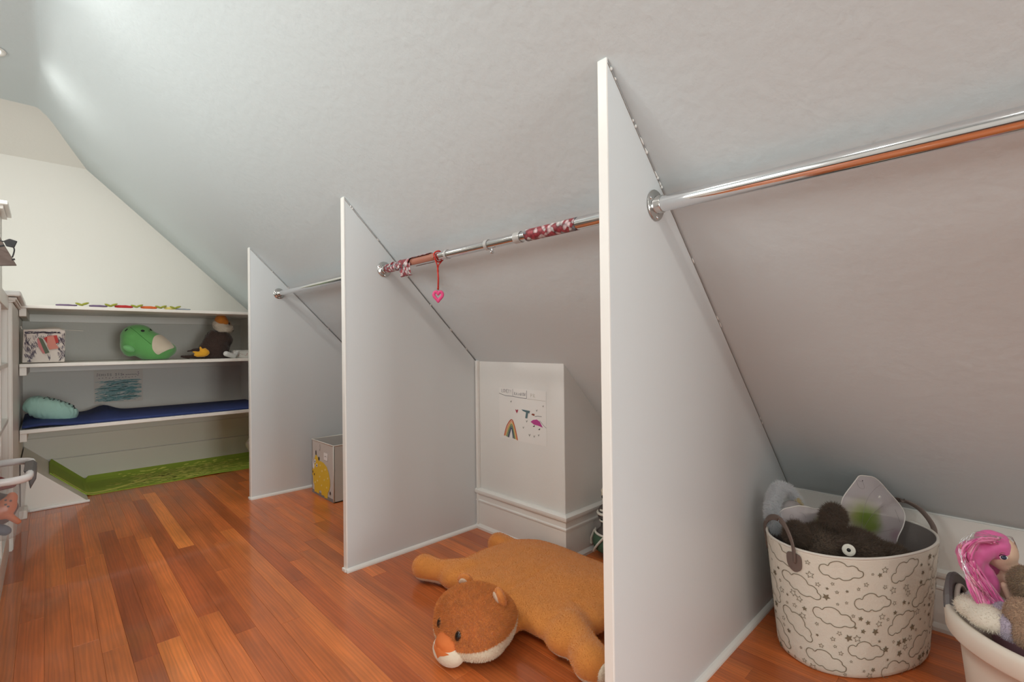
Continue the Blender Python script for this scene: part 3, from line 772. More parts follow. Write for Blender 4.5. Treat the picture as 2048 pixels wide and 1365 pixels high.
if len(pts) > 1: b.tube(pts, .0012, 5).build('mouth', BLACKP, gt, smooth=True)
b = MB(); pts = []
for k in range(14):
    u, v = G(256+3.1*k, 653+2.75*k); h_ = T.ray_cast(Vector((u, gy-1, v)), Vector((0, 1, 0)))
    if h_[0]: pts.append(h_[0]+h_[1]*.0002)
b.tube(pts, .0016, 5).build('seam', mat('seam_green', rgb(60, 120, 55), .9), gt, smooth=True)
plush('flipper', blob([((*[G(255, 697)[0]], gy-.075, G(255, 697)[1]), (.038, .018, .022), euler(0, 30, 0))], .005, 6), mat('green_plush_light', rgb(122, 190, 120), .85, sheen=.5), gt)

# eagle plush
BRN = mat('brown_plush', rgb(62, 42, 34), .9, bump=.002, bscale=120, sheen=.4, vary=.3, vscale=20)
WHF = mat('white_fur', rgb(226, 214, 196), .9, bump=.0015, bscale=150, sheen=.4)
YEL = mat('yellow_felt', rgb(236, 170, 36), .8, bump=.001, bscale=120, sheen=.3)
ORG = mat('orange_felt', rgb(222, 140, 44), .8, sheen=.3)
def E2(px, py): return (.728+(px-360)*.0034, Z2+.004+(716-py)*.0040)
ey = 4.40
et = thing('eagle_plush', 'brown plush eagle with white head and yellow beak and claw, right end of the shelf', 'plush toy', (.95, ey, Z2))
def e3(px, py, y=ey): u, v = E2(px, py); return (u, y, v)
plush('body', blob([(e3(433, 695), (.085, .075, .10)), (e3(418, 700), (.075, .06, .07)), (e3(443, 680), (.07, .06, .075)), (e3(420, 712), (.11, .06, .022)), (e3(448, 712), (.06, .05, .03))], .007, 5, .010, 22,
     caps=[(e3(425, 672), e3(400, 706), .045, .028), (e3(452, 663), e3(463, 663), .012, .010), (e3(463, 663), e3(468, 660), .010, .008), (e3(400, 712), e3(372, 712), .02, .010), (e3(375, 702), e3(392, 700), .010, .014), (e3(375, 714), e3(363, 712), .012, .008)]), BRN, et, fur=7000, flen=.008, fw=.001, jit=.6)
plush('head', blob([(e3(443, 650), (.062, .055, .055)), (e3(448, 658), (.06, .055, .042))], .006, 5, .005, 30), WHF, et, fur=4000, flen=.010, fw=.001, jit=.6)
plush('beak', blob([(e3(440, 641, ey-.012), (.040, .055, .044), euler(0, 20, 0)), (e3(447, 645, ey-.035), (.024, .03, .026))], .006, 5), ORG, et, fur=2000, flen=.006, fw=.0009)
MB().ell(e3(455, 648, ey-.04), (.007, .006, .010), 12, 8).build('eye', mat('bead_black', rgb(18, 16, 16), .12), et, smooth=True)
cl = [(e3(397, 708, ey-.07), (.050, .03, .022)), (e3(404, 704, ey-.07), (.03, .028, .022))]
plush('claw', blob(cl, .005, 4, caps=[(e3(397, 706, ey-.075), e3(395, 695, ey-.075), .011, .008), (e3(390, 706, ey-.08), e3(380, 703, ey-.085), .013, .006), (e3(390, 711, ey-.08), e3(383, 710, ey-.09), .011, .007), (e3(405, 706, ey-.07), e3(410, 706, ey-.08), .016, .010), (e3(402, 701, ey-.075), e3(404, 699, ey-.07), .016, .012)]), YEL, et)
# white bottle and little patterned box
wb = thing('white_toy_bone', 'small white capsule-shaped toy lying against the eagle plush', 'toy', (1.07, 4.3, Z2))
plush('body', blob([], .004, 3, caps=[(e3(443, 708, 4.28), e3(460, 713, 4.30), .021, .020), (e3(460, 713, 4.30), e3(470, 706, 4.33), .018, .014)]), mat('white_plastic', rgb(232, 230, 226), .4), wb)
pb = thing('patterned_box', 'small white box with a fine printed pattern, at the right end of the middle shelf', 'box', (1.14, 4.4, Z2))
MB().box((1.075, 4.33, Z2), (1.21, 4.42, Z2+.062)).build('carton', mat('white_card', rgb(222, 218, 210), .6), pb, bev=.002)
b = MB(); c = MB(); rn = random.Random(4)
for k in range(14): b.ribbon([(1.08+.009*k, 4.329, Z2+.050), (1.084+.009*k, 4.329, Z2+.060)], .0022, (0, -1, 0))
for k in range(10): c.ribbon([(1.085+.012*k, 4.329, Z2+.01+rn.uniform(0, .03)), (1.09+.012*k, 4.329, Z2+.02+rn.uniform(0, .02))], .003, (0, -1, 0))
b.build('grey_border', pen('grey', (140, 138, 140)), pb, recalc=False); c.build('red_print', pen('dusty_red', (190, 120, 115)), pb, recalc=False)

# fabric toy garland on the top shelf
gr = thing('fabric_garland', 'long multicoloured fabric toy with leaves lying along the top shelf edge', 'toy', (.37, 4.2, 1.272))
segs = [((.04, .14), (112, 92, 120), .012), ((.20, .29), (118, 98, 128), .014), ((.33, .425), (190, 45, 45), .018), ((.47, .56), (222, 108, 52), .018), ((.605, .665), (232, 216, 130), .018), ((.67, .76), (150, 158, 168), .010)]
for (a, c), col, hh in segs:
    b = MB(); pts = [(a+(c-a)*i/5, SY+.05+.006*math.sin(i*2), 1.2735+hh*.55+.0015*math.sin(i*3)) for i in range(6)]
    b.tube(pts, [hh*.35]+[hh*.55]*4+[hh*.35], 10).build('segment', mat('seg_%d' % col[0], rgb(*col), .8, bump=.002, bscale=90), gr, smooth=True)
LEAF = mat('leaf_felt', rgb(158, 160, 58), .85, sheen=.3)
for x in (.165, .31, .448, .583, .668):
    for s in (-1, 1):
        b = MB(); b.ell((x+s*.014, SY+.042, 1.2735+.015+.004*(s > 0)), (.022, .012, .0075), 12, 8, euler(0, -s*22, 0)); b.build('leaf', LEAF, gr, smooth=True)

# ================================================================== LEFT CUBBY CASE, TUB, SIGN
CX = -.138
cu = thing('cubby_bookcase', 'white painted cubby bookcase along the left edge of the picture', 'bookcase', (-.3, 2.6, 0))
part('base', (-.47, 1.2, 0), (CX, 3.425, .131), SHELF, cu)
part('top_rail', (-.47, 1.2, 1.195), (CX+.002, 3.425, 1.262), SHELF, cu)
part('back_panel', (-.48, 1.2, .13), (-.47, 3.425, 1.2), SHELF, cu, bev=0)
for z in (.935, .665, .345): part('shelf', (-.47, 1.2, z-.02), (CX, 3.425, z), SHELF, cu)
for y in (1.2, 1.75, 2.30, 2.93, 3.405): part('divider', (-.47, y, .13), (CX-.001, y+.02, 1.2), SHELF, cu)
hu = thing('tall_column', 'white fluted column above the cubby bookcase at the far left edge', 'column', (-.2, 3.3, 1.262))
part('shaft', (-.40, 3.2, 1.264), (-.157, 3.42, 1.64), SHELF, hu)
part('crown', (-.44, 3.14, 1.655), (-.125, 3.46, 1.672), TRIM, hu, bev=.003); part('crown_step', (-.42, 3.17, 1.64), (-.14, 3.44, 1.655), TRIM, hu, bev=.003)
# dark wooden sign with black strap
sg = thing('dark_wood_plaque', 'dark brown wooden plaque hanging at the left edge above the cubbies', 'plaque', (-.2, 3.0, 1.45))
DW = mat('dark_wood', rgb(84, 66, 58), .6, vary=.25, vscale=30)
MB().prism([(-.30, 3.0, 1.34), (-.094, 3.0, 1.366), (-.128, 3.03, 1.445), (-.15, 3.05, 1.50), (-.30, 3.05, 1.52)], (0, .018, .0)).build('board', DW, sg, bev=.002)
st = thing('black_strap', 'black fabric strap with a tag hanging over the dark plaque', 'strap', (-.12, 2.97, 1.45))
BLK = mat('black_nylon', rgb(38, 36, 38), .65)
b = MB(); b.tube(spline([(-.16, 2.985, 1.475), (-.14, 2.98, 1.463), (-.128, 2.975, 1.46), (-.112, 2.97, 1.452), (-.100, 2.97, 1.43), (-.106, 2.97, 1.395)], 5), [(.006, .0025)]*26, 8, flat=(0, 1, 0)); b.build('webbing', BLK, st, smooth=True)
MB().prism([(-.132, 2.965, 1.462), (-.114, 2.965, 1.474), (-.090, 2.965, 1.466), (-.100, 2.965, 1.436), (-.124, 2.965, 1.44)], (0, .008, 0)).build('tag', BLK, st, bev=.003)
MB().tube([(-.098, 2.967, 1.388), (-.108, 2.967, 1.385)], .004, 8).build('strap_end', BLK, st)
MB().tube([(-.30, 2.988, 1.435), (-.16, 2.985, 1.433), (-.13, 2.98, 1.445)], .004, 6).build('webbing', BLK, st)

# clear tub in a cubby
def clear(name, col, a, rough=.15):
    m = bpy.data.materials.new(name); m.use_nodes = True; N = m.node_tree.nodes; L = m.node_tree.links
    N.remove(N['Principled BSDF']); t = N.new('ShaderNodeBsdfTransparent'); t.inputs[0].default_value = (.97, .97, .97, 1)
    p = N.new('ShaderNodeBsdfPrincipled'); p.inputs['Base Color'].default_value = col; p.inputs['Roughness'].default_value = rough
    mx = N.new('ShaderNodeMixShader'); mx.inputs[0].default_value = a; L.new(t.outputs[0], mx.inputs[1]); L.new(p.outputs[0], mx.inputs[2])
    L.new(mx.outputs[0], N['Material Output'].inputs['Surface']); return m
CLR = clear('clear_plastic', rgb(235, 232, 230), .13)
TR = mat('tub_rim_white', rgb(236, 232, 230), .3)
tb = thing('clear_storage_tub', 'clear plastic storage tub of toys with white rim and grey latch, at left', 'storage tub', (-.2, 2.55, .347))
def rrect(x0, y0, x1, y1, r, z, k=5):
    out = []
    for cx, cy, a0 in ((x1-r, y1-r, 0), (x0+r, y1-r, 90), (x0+r, y0+r, 180), (x1-r, y0+r, 270)):
        for i in range(k+1): a = math.radians(a0+90*i/k); out.append((cx+r*math.cos(a), cy+r*math.sin(a), z))
    return out
TY0, TY1, TX1, TX0 = 2.37, 2.76, -.052, -.46
b = MB(); rings = [rrect(TX0+.02, TY0+.03, TX1-.03, TY1-.03, .03, .347), rrect(TX0+.01, TY0+.012, TX1-.016, TY1-.012, .04, .36), rrect(TX0, TY0, TX1-.004, TY1, .04, .545)]
vs = [p for g in rings for p in g]; K = len(rings[0])
b.add(vs, [(i*K+k, i*K+(k+1) % K, (i+1)*K+(k+1) % K, (i+1)*K+k) for i in range(2) for k in range(K)]+[list(range(K))])
o = b.build('tub_body', CLR, tb, smooth=True); s = o.modifiers.new('s', 'SOLIDIFY'); s.thickness = .0015
MB().tube(rrect(TX0-.006, TY0-.006, TX1+.004, TY1+.006, .05, .552, 7), [(.014, .012)]*32, 10, closed=True).build('rim', TR, tb, smooth=True)
LG = mat('latch_grey', rgb(96, 90, 88), .45)
ym = (TY0+TY1)/2
MB().prism([(TX1-.012, ym-.10, .565), (TX1+.012, ym-.10, .568), (TX1+.022, ym-.10, .555), (TX1+.022, ym-.10, .53), (TX1+.006, ym-.10, .495), (TX1, ym-.10, .54)], (0, .20, 0)).build('latch', LG, tb, bev=.003)
def toy(name, label, cat, me, m): 
    o = plush(name, me, m); return tag(o, label, cat)
ORT = mat('orange_rubber', rgb(224, 110, 40), .5, bump=.001)
ot = thing('orange_animal_toy', 'orange spotted toy animal pressed against the front of the clear tub', 'toy', (-.12, 2.42, .45))
plush('body', blob([((-.105, 2.41, .455), (.028, .014, .040), euler(0, 20, 0)), ((-.09, 2.41, .485), (.016, .012, .022), None)], .004, 3, caps=[((-.12, 2.41, .44), (-.145, 2.41, .42), .016, .012), ((-.145, 2.41, .42), (-.165, 2.41, .46), .012, .008), ((-.165, 2.41, .46), (-.14, 2.41, .49), .008, .006), ((-.1, 2.41, .43), (-.075, 2.41, .40), .012, .009)]), ORT, ot)
b = MB()
for x, z in ((-.104, .485), (-.092, .48), (-.104, .47), (-.098, .462)): b.ell((x, 2.396, z), (.0035, .003, .0035), 8, 6)
b.build('spots', mat('brown_spot', rgb(110, 50, 25), .6), ot, smooth=True)
toy('red_cloth', 'crumpled dark red cloth in the top of the clear tub', 'cloth', blob([((-.2, 2.58, .515), (.10, .12, .016)), ((-.12, 2.5, .517), (.045, .06, .014)), ((-.28, 2.6, .515), (.08, .1, .014))], .007, 4, .006, 25), mat('maroon_cloth', rgb(150, 58, 58), .8, bump=.002, bscale=50))
toy('blue_toy', 'slate blue toy piece at the bottom of the clear tub', 'toy', blob([((-.115, 2.425, .378), (.025, .018, .018), euler(0, 30, 0)), ((-.15, 2.43, .372), (.02, .018, .014))], .005, 3, .004, 40), mat('slate_toy', rgb(84, 104, 126), .5))
toy('black_toy', 'black toy piece low in the clear tub', 'toy', blob([((-.19, 2.43, .375), (.022, .02, .014))], .005, 2, .004, 50), mat('black_toy_m', rgb(46, 42, 46), .5))
toy('pale_toy', 'small pale peach block in the clear tub', 'toy', blob([((-.13, 2.40, .402), (.014, .006, .006), euler(0, -30, 0))], .003, 2), mat('peach', rgb(226, 190, 160), .6))
toy('dark_toy_pile', 'dark reddish toy heap filling the middle of the clear tub', 'toy', blob([((-.2, 2.60, .43), (.09, .12, .06)), ((-.13, 2.56, .42), (.05, .09, .055)), ((-.3, 2.58, .43), (.09, .12, .06))], .009, 3, .012, 22), mat('dark_red_toys', rgb(96, 48, 44), .7, vary=.4, vscale=30))

# ================================================================== RHINO BOX
rx0, rx1, ry0, ry1, rh = 1.308, 1.655, 3.005, 3.352, .362
rt = thing('storage_bin_rhino', 'beige fabric cube with a yellow spotted rhinoceros, between the two far partitions', 'storage bin', (1.48, 3.18, 0))
FAB = mat('beige_canvas', rgb(205, 198, 192), .85, bump=.0006, bscale=260); 
b = MB(); t = .006
b.box((rx0, ry0, 0), (rx1, ry1, .006)); b.box((rx0, ry0, 0), (rx0+t, ry1, rh)); b.box((rx1-t, ry0, 0), (rx1, ry1, rh)); b.box((rx0, ry0, 0), (rx1, ry0+t, rh)); b.box((rx0, ry1-t, 0), (rx1, ry1, rh))
b.build('bin_body', FAB, rt)
PIPE = mat('cream_piping', rgb(232, 226, 216), .7)
MB().tube([(rx0, ry0, rh), (rx1, ry0, rh), (rx1, ry1, rh), (rx0, ry1, rh)], .004, 8, closed=True).build('piping', PIPE, rt, smooth=True)
MB().tube([(rx0, ry0, .004), (rx0, ry0, rh)], .0035, 8).build('piping', PIPE, rt, smooth=True)
def rp(u, v, l=0): return Vector((rx0-.0008-l, ry1-(u-622)/(674-622)*(ry1-ry0), 0))+Vector((0, 0, v))
# px map: u pixel column (perspective-corrected), v metres
def RP(px, py, l=0):
    # px,py in the 853x1365 close-up of the bin face: bottom edge y=1065+ (px-170)*.40, top edge y=165+(px-170)*.29
    s = (px-170)/(620-170); s2 = s*.93/(1-.07*s) if s < 1 else s
    yb = 1065+(px-170)*.40; yt = 165+(px-170)*.29
    return Vector((rx0-.0006-l, ry1-s2*(ry1-ry0), rh*(yb-py)/(yb-yt)))
YR = pen('rhino_yellow', (232, 192, 52)); YD = pen('dot_cream', (240, 216, 130)); GYB = pen('ground_grey', (138, 132, 132)); WP = pen('white', (240, 238, 236))
def poly(name, pts, m, parent, l=.0): 
    n_ = Vector((-1, 0, 0)); MB().prism([RP(px, py, l) for px, py in pts], n_*.0008).build(name, m, parent)
poly('ground_strip', [(172, 1005), (608, 1180), (608, 1236), (172, 1070)], GYB, rt)
body = [(180,690),(200,640),(235,600),(240,540),(235,500),(262,440),(285,440),(300,480),(330,490),(320,545),(370,545),(430,575),(490,640),(530,740),(552,850),(555,960),(540,1030),(510,1080),(505,1175),(450,1160),(440,1130),(385,1115),(380,1050),(335,1035),(330,1095),(285,1080),(275,1065),(230,1060),(228,950),(205,900),(200,800),(180,760)]
poly('rhino_body', body, YR, rt, .0008)
poly('rhino_horn', [(185,470),(200,540),(240,620),(225,680),(195,640)], WP, rt, .002)
for x, y in ((360,620),(400,715),(465,690),(350,808),(300,875),(248,900),(445,865),(515,835),(388,955),(492,990)):
    MB().prism([RP(x+13*math.cos(a), y+16*math.sin(a), .0017) for a in [2*PI*i/8 for i in range(8)]], (-.0006, 0, 0)).build('rhino_dot', YD, rt)
for x, y in ((247, 545), (288, 615)):
    MB().prism([RP(x+20*math.cos(a), y+32*math.sin(a), .0018) for a in [2*PI*i/14 for i in range(14)]], (-.0007, 0, 0)).build('rhino_eye', WP, rt)
for x, y, a_, c_2 in ((250, 547, 8, 16), (290, 617, 8, 17), (200, 720, 8, 22), (233, 765, 8, 20), (272, 400, 9, 42), (335, 500, 12, 30), (560, 1080, 9, 30)):
    MB().prism([RP(x+a_*math.cos(a), y+c_2*math.sin(a), .0028) for a in [2*PI*i/10 for i in range(10)]], (-.0006, 0, 0)).build('dark_mark', pen('dark_brown', (62, 46, 38)), rt)
MB().prism([RP(440, 400, .001), RP(515, 425, .001), RP(512, 545, .001), RP(440, 520, .001)], (-.0012, 0, 0)).build('tag_label', WP, rt)
b = MB(); b.ribbon([RP(455, 455, .003), RP(465, 475, .003), RP(480, 460, .003), RP(498, 480, .003)], .003, (-1, 0, 0)); b.ribbon([RP(358, 262, .003), RP(366, 320, .003), RP(362, 355, .003), RP(345, 355, .003)], .003, (-1, 0, 0)); b.build('stitched_mark', pen('mid_grey', (120, 110, 108)), rt, recalc=False)
# green block barely seen behind it
tag(MB().box((1.46, 2.72, 0), (1.50, 2.95, .26)).build('green_folder', mat('leaf_green', rgb(128, 160, 62), .6), bev=.004), 'thin green board standing beside the rhinoceros bin, mostly hidden', 'board')

# ================================================================== DRAWING ON THE BUMP-OUT
d2, fn = sheet('taped_drawing', 'white sheet with a crayon rainbow and a figure in pink, taped to the bump-out wall', (BX, 1.872, .512), (0, -1, 0), (0, 0, 1), .330, .262, (-1, 0, 0), PAPER)
NR = (-1, 0, 0)
def D(px, py):   # px,py inside the 1365px close-up -> sheet
    return ((px-140)/1030*.330, .262-(py-150)/1090*.262)
def stroke(pts, w, m, nm, closed=False, lift=0):
    MB().ribbon(spline([fn(*D(*p)) for p in pts], 5), w, NR, lift=lift).build(nm, m, d2, recalc=False)
def fill(pts, m, nm): MB().prism([fn(*D(*p)) for p in pts], (-.0005, 0, 0)).build(nm, m, d2)
INK2 = pen('ink_dark', (92, 90, 100)); 
b = MB()
b.ribbon([fn(*D(*p)) for p in [(140, 278), (300, 318), (460, 316), (620, 332), (770, 335)]], .0022, NR)
b.ribbon([fn(*D(*p)) for p in [(460, 160), (464, 316)]], .0018, NR); b.ribbon([fn(*D(*p)) for p in [(772, 170), (768, 335)]], .0022, NR)
def wr(txt, px, py, h, w, sp):
    x = px
    for ch in txt:
        for st_ in LET.get(ch, []): b.ribbon([fn(*D(x+a*w, py-c*h)) for a, c in st_], .0019, NR)
        x += sp
wr('LOVEY', 205, 250, 70, 30, 38); wr('!', 405, 250, 70, 20, 30); wr('RAinBOW', 500, 285, 62, 26, 36)
tag(b.build('ink_lettering', INK2, d2, recalc=False), kind='stuff')
b = MB(); x = 860
for ch in 'PR':
    for st_ in LET[ch]: b.ribbon([fn(*D(x+a*34, 300-c*75)) for a, c in st_], .0022, NR)
    x += 55
b.ribbon([fn(*D(780, 340)), fn(*D(1160, 348))], .0014, NR); b.build('faded_lettering', pen('faded', (186, 180, 164)), d2, recalc=False)
arcs = [((255, 1180), (320, 960), (430, 815), (500, 960), (560, 1230), (196, 96, 60)), ((275, 1175), (340, 985), (430, 850), (490, 990), (540, 1220), (230, 160, 110)), ((295, 1180), (350, 1010), (430, 885), (480, 1010), (525, 1215), (214, 190, 130)), ((315, 1190), (365, 1030), (430, 915), (470, 1040), (505, 1210), (130, 150, 105)), ((338, 1195), (380, 1050), (432, 950), (462, 1060), (485, 1210), (110, 130, 120)), ((358, 1200), (390, 1080), (425, 985), (450, 1090), (462, 1200), (72, 82, 110))]
for k, a in enumerate(arcs): stroke(a[:5], .0058, pen('arc%d' % k, a[5]), 'rainbow_arc', lift=.0001*k)
fill([(520, 580), (545, 600), (580, 580), (575, 620), (552, 662), (530, 625)], pen('heart', (170, 60, 80)), 'red_heart')
b = MB()
for c, s in (((420, 430), 26), ((1110, 455), 22), ((978, 555), 26), ((765, 800), 28), ((690, 940), 26), ((820, 1075), 32), ((920, 1085), 28), ((1012, 1045), 24)):
    b.prism([fn(*D(c[0]+s*x, c[1]+s*y)) for x, y in ((-.6, -.6), (0, -.2), (.8, -1), (.4, .2), (0, 1))], (-.0005, 0, 0))
b.build('grey_hearts', pen('grey_green', (160, 160, 152)), d2)
fill([(655, 570), (840, 580), (820, 640), (800, 620), (780, 740), (735, 740), (755, 620), (690, 600)], pen('slate_teal', (88, 116, 122)), 'teal_figure')
fill([(850, 800), (900, 755), (980, 735), (1040, 770), (1100, 880), (1010, 855), (920, 845)], pen('magenta', (190, 70, 145)), 'pink_dress')
fill([(865, 650), (890, 625), (935, 630), (930, 670), (900, 665)], pen('hair_brown', (150, 80, 60)), 'brown_hair')
b = MB(); b.ribbon([fn(*D(*p)) for p in [(940, 680), (1000, 665), (1080, 665)]], .002, NR); b.ribbon([fn(*D(*p)) for p in [(1040, 750), (1110, 830), (1170, 880)]], .0016, NR)
for c in ((915, 872), (1025, 918)): b.prism([fn(*D(c[0]+x, c[1]+y)) for x, y in ((-22, 18), (22, -18), (14, 20))], (-.0005, 0, 0))
b.build('ink_details', pen('ink_black', (60, 56, 62)), d2, recalc=False)

# ================================================================== FLAT PLUSH OTTER
def at(px, py, d):
    """a point d metres in front of the lens plane on the sight line through a photo pixel (used to read positions off the photo)"""
    return Vector((0, 0, 1.0))+(F+RR*((px-1024)/966)-UU*((py-682.5)/966))*d
def sq(c, r, e=.55, ez=1.0, rot=None, n=40, m=20):
    b = MB(); sg = lambda v, k: math.copysign(abs(v)**k, v); vs = []; fs = []; c = Vector(c)
    for i in range(m+1):
        ph = PI*i/m
        for k in range(n):
            a = 2*PI*k/n; p = Vector((r[0]*sg(math.sin(ph), ez)*sg(math.cos(a), e), r[1]*sg(math.sin(ph), ez)*sg(math.sin(a), e), r[2]*sg(math.cos(ph), ez)))
            vs.append(c+(rot @ p if rot else p))
    for i in range(m):
        for k in range(n): fs.append((i*n+k, (i+1)*n+k, (i+1)*n+(k+1) % n, i*n+(k+1) % n))
    return vs, fs
def blob2(shapes, **kw):
    """blob() that also takes ready-made closed shapes (verts, faces)"""
    ex = [q for q in shapes if len(q) == 2 and isinstance(q[1], list)]
    return blob([q for q in shapes if not (len(q) == 2 and isinstance(q[1], list))], extra=ex, **kw)
FUR = mat('otter_fur', rgb(226, 146, 66), .85, bump=.001, bscale=150, sheen=.35, vary=.12, vscale=30)
FURH = mat('otter_head_fur', rgb(226, 142, 68), .85, bump=.0016, bscale=120, sheen=.35, vary=.22, vscale=48)
CREAM = mat('cream_fur', rgb(232, 216, 192), .85, bump=.0008, bscale=160, sheen=.4)
NOSEF = mat('nose_felt', rgb(222, 118, 56), .8)
ott = thing('otter_floor_plush', 'large flat orange-brown plush otter with cream muzzle lying face down on the floor', 'plush toy', (1.35, 1.28, 0))
body = blob2([sq((1.41, 1.30, .058), (.265, .35, .058), .42, .7), ((1.12, 1.26, .055), (.08, .11, .05)), ((1.215, 1.585, .055), (.085, .08, .055)), ((1.215, 1.01, .055), (.085, .08, .055)),
              ((1.60, 1.30, .05), (.085, .25, .05))], voxel=.010, smooth=10, wob=.012, wfreq=6,
             caps=[((1.25, 1.56, .055), (1.175, 1.68, .052), .062, .045), ((1.175, 1.68, .052), (1.145, 1.745, .055), .045, .052),
                   ((1.24, 1.03, .055), (1.19, .93, .055), .06, .05), ((1.19, .93, .055), (1.155, .875, .058), .05, .058),
                   ((1.54, 1.56, .05), (1.535, 1.70, .055), .05, .052), ((1.56, 1.03, .05), (1.57, .90, .055), .05, .052)])
for v in body.vertices:
    v.co.z = max(v.co.z, .002)
    # centre seam and soft creases
    g = math.exp(-((v.co.y-1.29)/.008)**2)*(1 if 1.08 < v.co.x < 1.45 else .3); v.co -= v.normal*.004*g*(v.co.z > .05)
    v.co -= v.normal*.006*math.exp(-((v.co.x-1.30-.25*(v.co.y-1.0))/.02)**2)*(1 if 0.85 < v.co.y < 1.08 else 0)
top = split(body, (0, 0, .034), (0, 0, 1), 1); bot = split(body, (0, 0, .034), (0, 0, 1), -1)
plush('body', top, FUR, ott, fur=70000, flen=.0045, fw=.0007, lean=(.3, 0, -.3), jit=.6)
plush('belly', bot, CREAM, ott, fur=5000, flen=.004, fw=.0007)
head = blob([((1.018, 1.245, .098), (.126, .150, .094)), ((.99, 1.245, .064), (.106, .142, .060))], .008, 10, .006, 9)
for v in head.vertices: v.co.z = max(v.co.z, .003)
hp_co, hp_no = (.95, 1.235, .078), (-.22, 0, 1)
ht = split(head, hp_co, hp_no, 1); hbm = split(head, hp_co, hp_no, -1)
oh = plush('head', ht, FURH, ott, fur=52000, flen=.0075, fw=.0008, lean=(.6, 0, -.2), jit=.55)
plush('cheeks', hbm, CREAM, ott, fur=14000, flen=.0055, fw=.0008, lean=(.4, 0, -.2), jit=.5)
HT = bvh(head)
mz = blob([((.900, 1.236, .044), (.042, .064, .041)), ((.908, 1.236, .070), (.046, .050, .030))], .005, 8)
for v in mz.vertices: v.co.z = max(v.co.z, .004)
MT = bvh(mz)
mzn = (-.30, 0, 1); mzc = (.868, 1.236, .064)
plush('muzzle', split(mz, mzc, mzn, -1), CREAM, ott, fur=2000, flen=.002, fw=.0006)
plush('nose', split(mz, mzc, mzn, 1), NOSEF, ott)
dn = Vector((.85, 0, -.53)).normalized()
npts = [(-.040, .006), (0, .008), (.040, .006), (.026, -.004), (.012, -.010), (0, -.020), (-.012, -.010), (-.026, -.004)]
decal(MT, npts, NOSEF, 'nose_tip', ott, .0012, d=dn, org=(.860, 1.236, .062), axes=((0, 1, 0), (.53, 0, .85)))
EYE = mat('bead_brown_black', rgb(20, 12, 10), .08, coat=.6); SOCK = mat('eye_socket_brown', rgb(120, 62, 28), .85)
for yy in (1.186, 1.292):
    h_ = HT.find_nearest(Vector((.89, yy, .112))); p = h_[0]; n_ = h_[1]
    MB().ell(p-n_*.001, (.008, .012, .016), 20, 12, euler(0, 25, 0)).build('eye', EYE, ott, smooth=True)
for yy, s_2 in ((1.172, -1), (1.335, 1)):
    h_ = HT.find_nearest(Vector((1.06, yy+s_2*.02, .20))); p = h_[0]+h_[1]*.006
    rot = euler(0, -18, s_2*24)
    plush('ear', blob([(p, (.016, .030, .034), rot)], .003, 3), FURH, ott, fur=1800, flen=.004, fw=.0006)
    plush('ear_lining', blob([(p+rot @ Vector((-.0140, 0, .004)), (.007, .019, .023), rot)], .002, 2), mat('ear_cream', rgb(226, 196, 170), .85), ott, fur=300, flen=.003, fw=.0005)
# white claws pad at the near paw
plush('paw_pad', blob([((1.150, .826, .052), (.03, .012, .030))], .004, 3), CREAM, ott, fur=900, flen=.006, fw=.0007)

# ================================================================== STUFFED DOLL behind the near partition
sd = thing('stuffed_doll', 'stuffed doll with cream head and green rope-trimmed jumper, half hidden behind the nearest partition', 'doll', (1.912, 1.305, 0))
CHR = mat('charcoal_knit', rgb(88, 80, 76), .9, bump=.001, bscale=120, vary=.2, vscale=40)
ROPE = mat('rope_white', rgb(222, 216, 204), .85, bump=.001, bscale=200)
dx, dy = 1.912, 1.305
plush('body', blob([((dx, dy, .075), (.100, .100, .075)), ((dx, dy, .155), (.062, .062, .07))], .007, 6, .006, 20), CHR, sd)
plush('shoulders', blob([((dx, dy, .215), (.075, .075, .035))], .006, 4, .004, 30), CHR, sd)
hd = blob([((dx, dy, .285), (.062, .062, .055))], .005, 4); plush('head', hd, mat('cream_cloth', rgb(228, 214, 190), .8), sd)
b = MB(); b.lathe([(.061, .300), (.063, .306), (.052, .325), (.03, .338), (.0, .342)], (dx, dy, 0), 'z', 28); b.build('cap', mat('cap_cream', rgb(236, 226, 206), .7), sd, smooth=True)
b = MB(); b.ell((dx, dy, .352), (.010, .010, .014), 12, 8); b.build('cap_knob', ROPE, sd, smooth=True)
tw = Vector((-dx, -dy, 0)).normalized(); sdv = Vector((-tw.y, tw.x, 0))
def ring(z, r, a): d = tw*math.cos(a)+sdv*math.sin(a); return Vector((dx, dy, z))+d*r
for a in (-1.05, -.35): MB().ell(ring(.285, .061, a), (.007, .007, .009), 12, 8).build('eye', mat('bead_black', rgb(18, 16, 16), .12), sd, smooth=True)
for k, (z, r) in enumerate(((.237, .066), (.222, .078), (.205, .074), (.188, .068))):
    b = MB(); b.tube([ring(z-.018*abs(math.sin(a)), r, a) for a in [-1.8+3.6*i/20 for i in range(21)]], .007 if k < 2 else .005, 8); b.build('striped_scarf', ROPE if k != 2 else CHR, sd, smooth=True)
vs = []
for i in range(9):
    for k in range(13):
        u = i/8; a = -1.75+1.3*k/12; z = .045+.07*u; r = .101*math.sqrt(max(.05, 1-((z-.075)/.078)**2))+.003; vs.append(ring(z, r, a))
MB().add(vs, [(i*13+k, i*13+k+1, (i+1)*13+k+1, (i+1)*13+k) for i in range(8) for k in range(12)]).build('green_jumper', mat('forest_knit', rgb(70, 96, 74), .9, bump=.001, bscale=150), sd, smooth=True)
for pts in ([ring(.118, .092, -1.8+.14*i) for i in range(12)], [ring(.115-.009*i, .100+.0025*i-.0002*i*i, -.55-.07*i) for i in range(10)], [ring(.112-.01*i, .098+.004*min(i, 4), -1.78) for i in range(8)]):
    MB().tube(spline(pts, 2), .0055, 8).build('rope_trim', ROPE, sd, smooth=True)

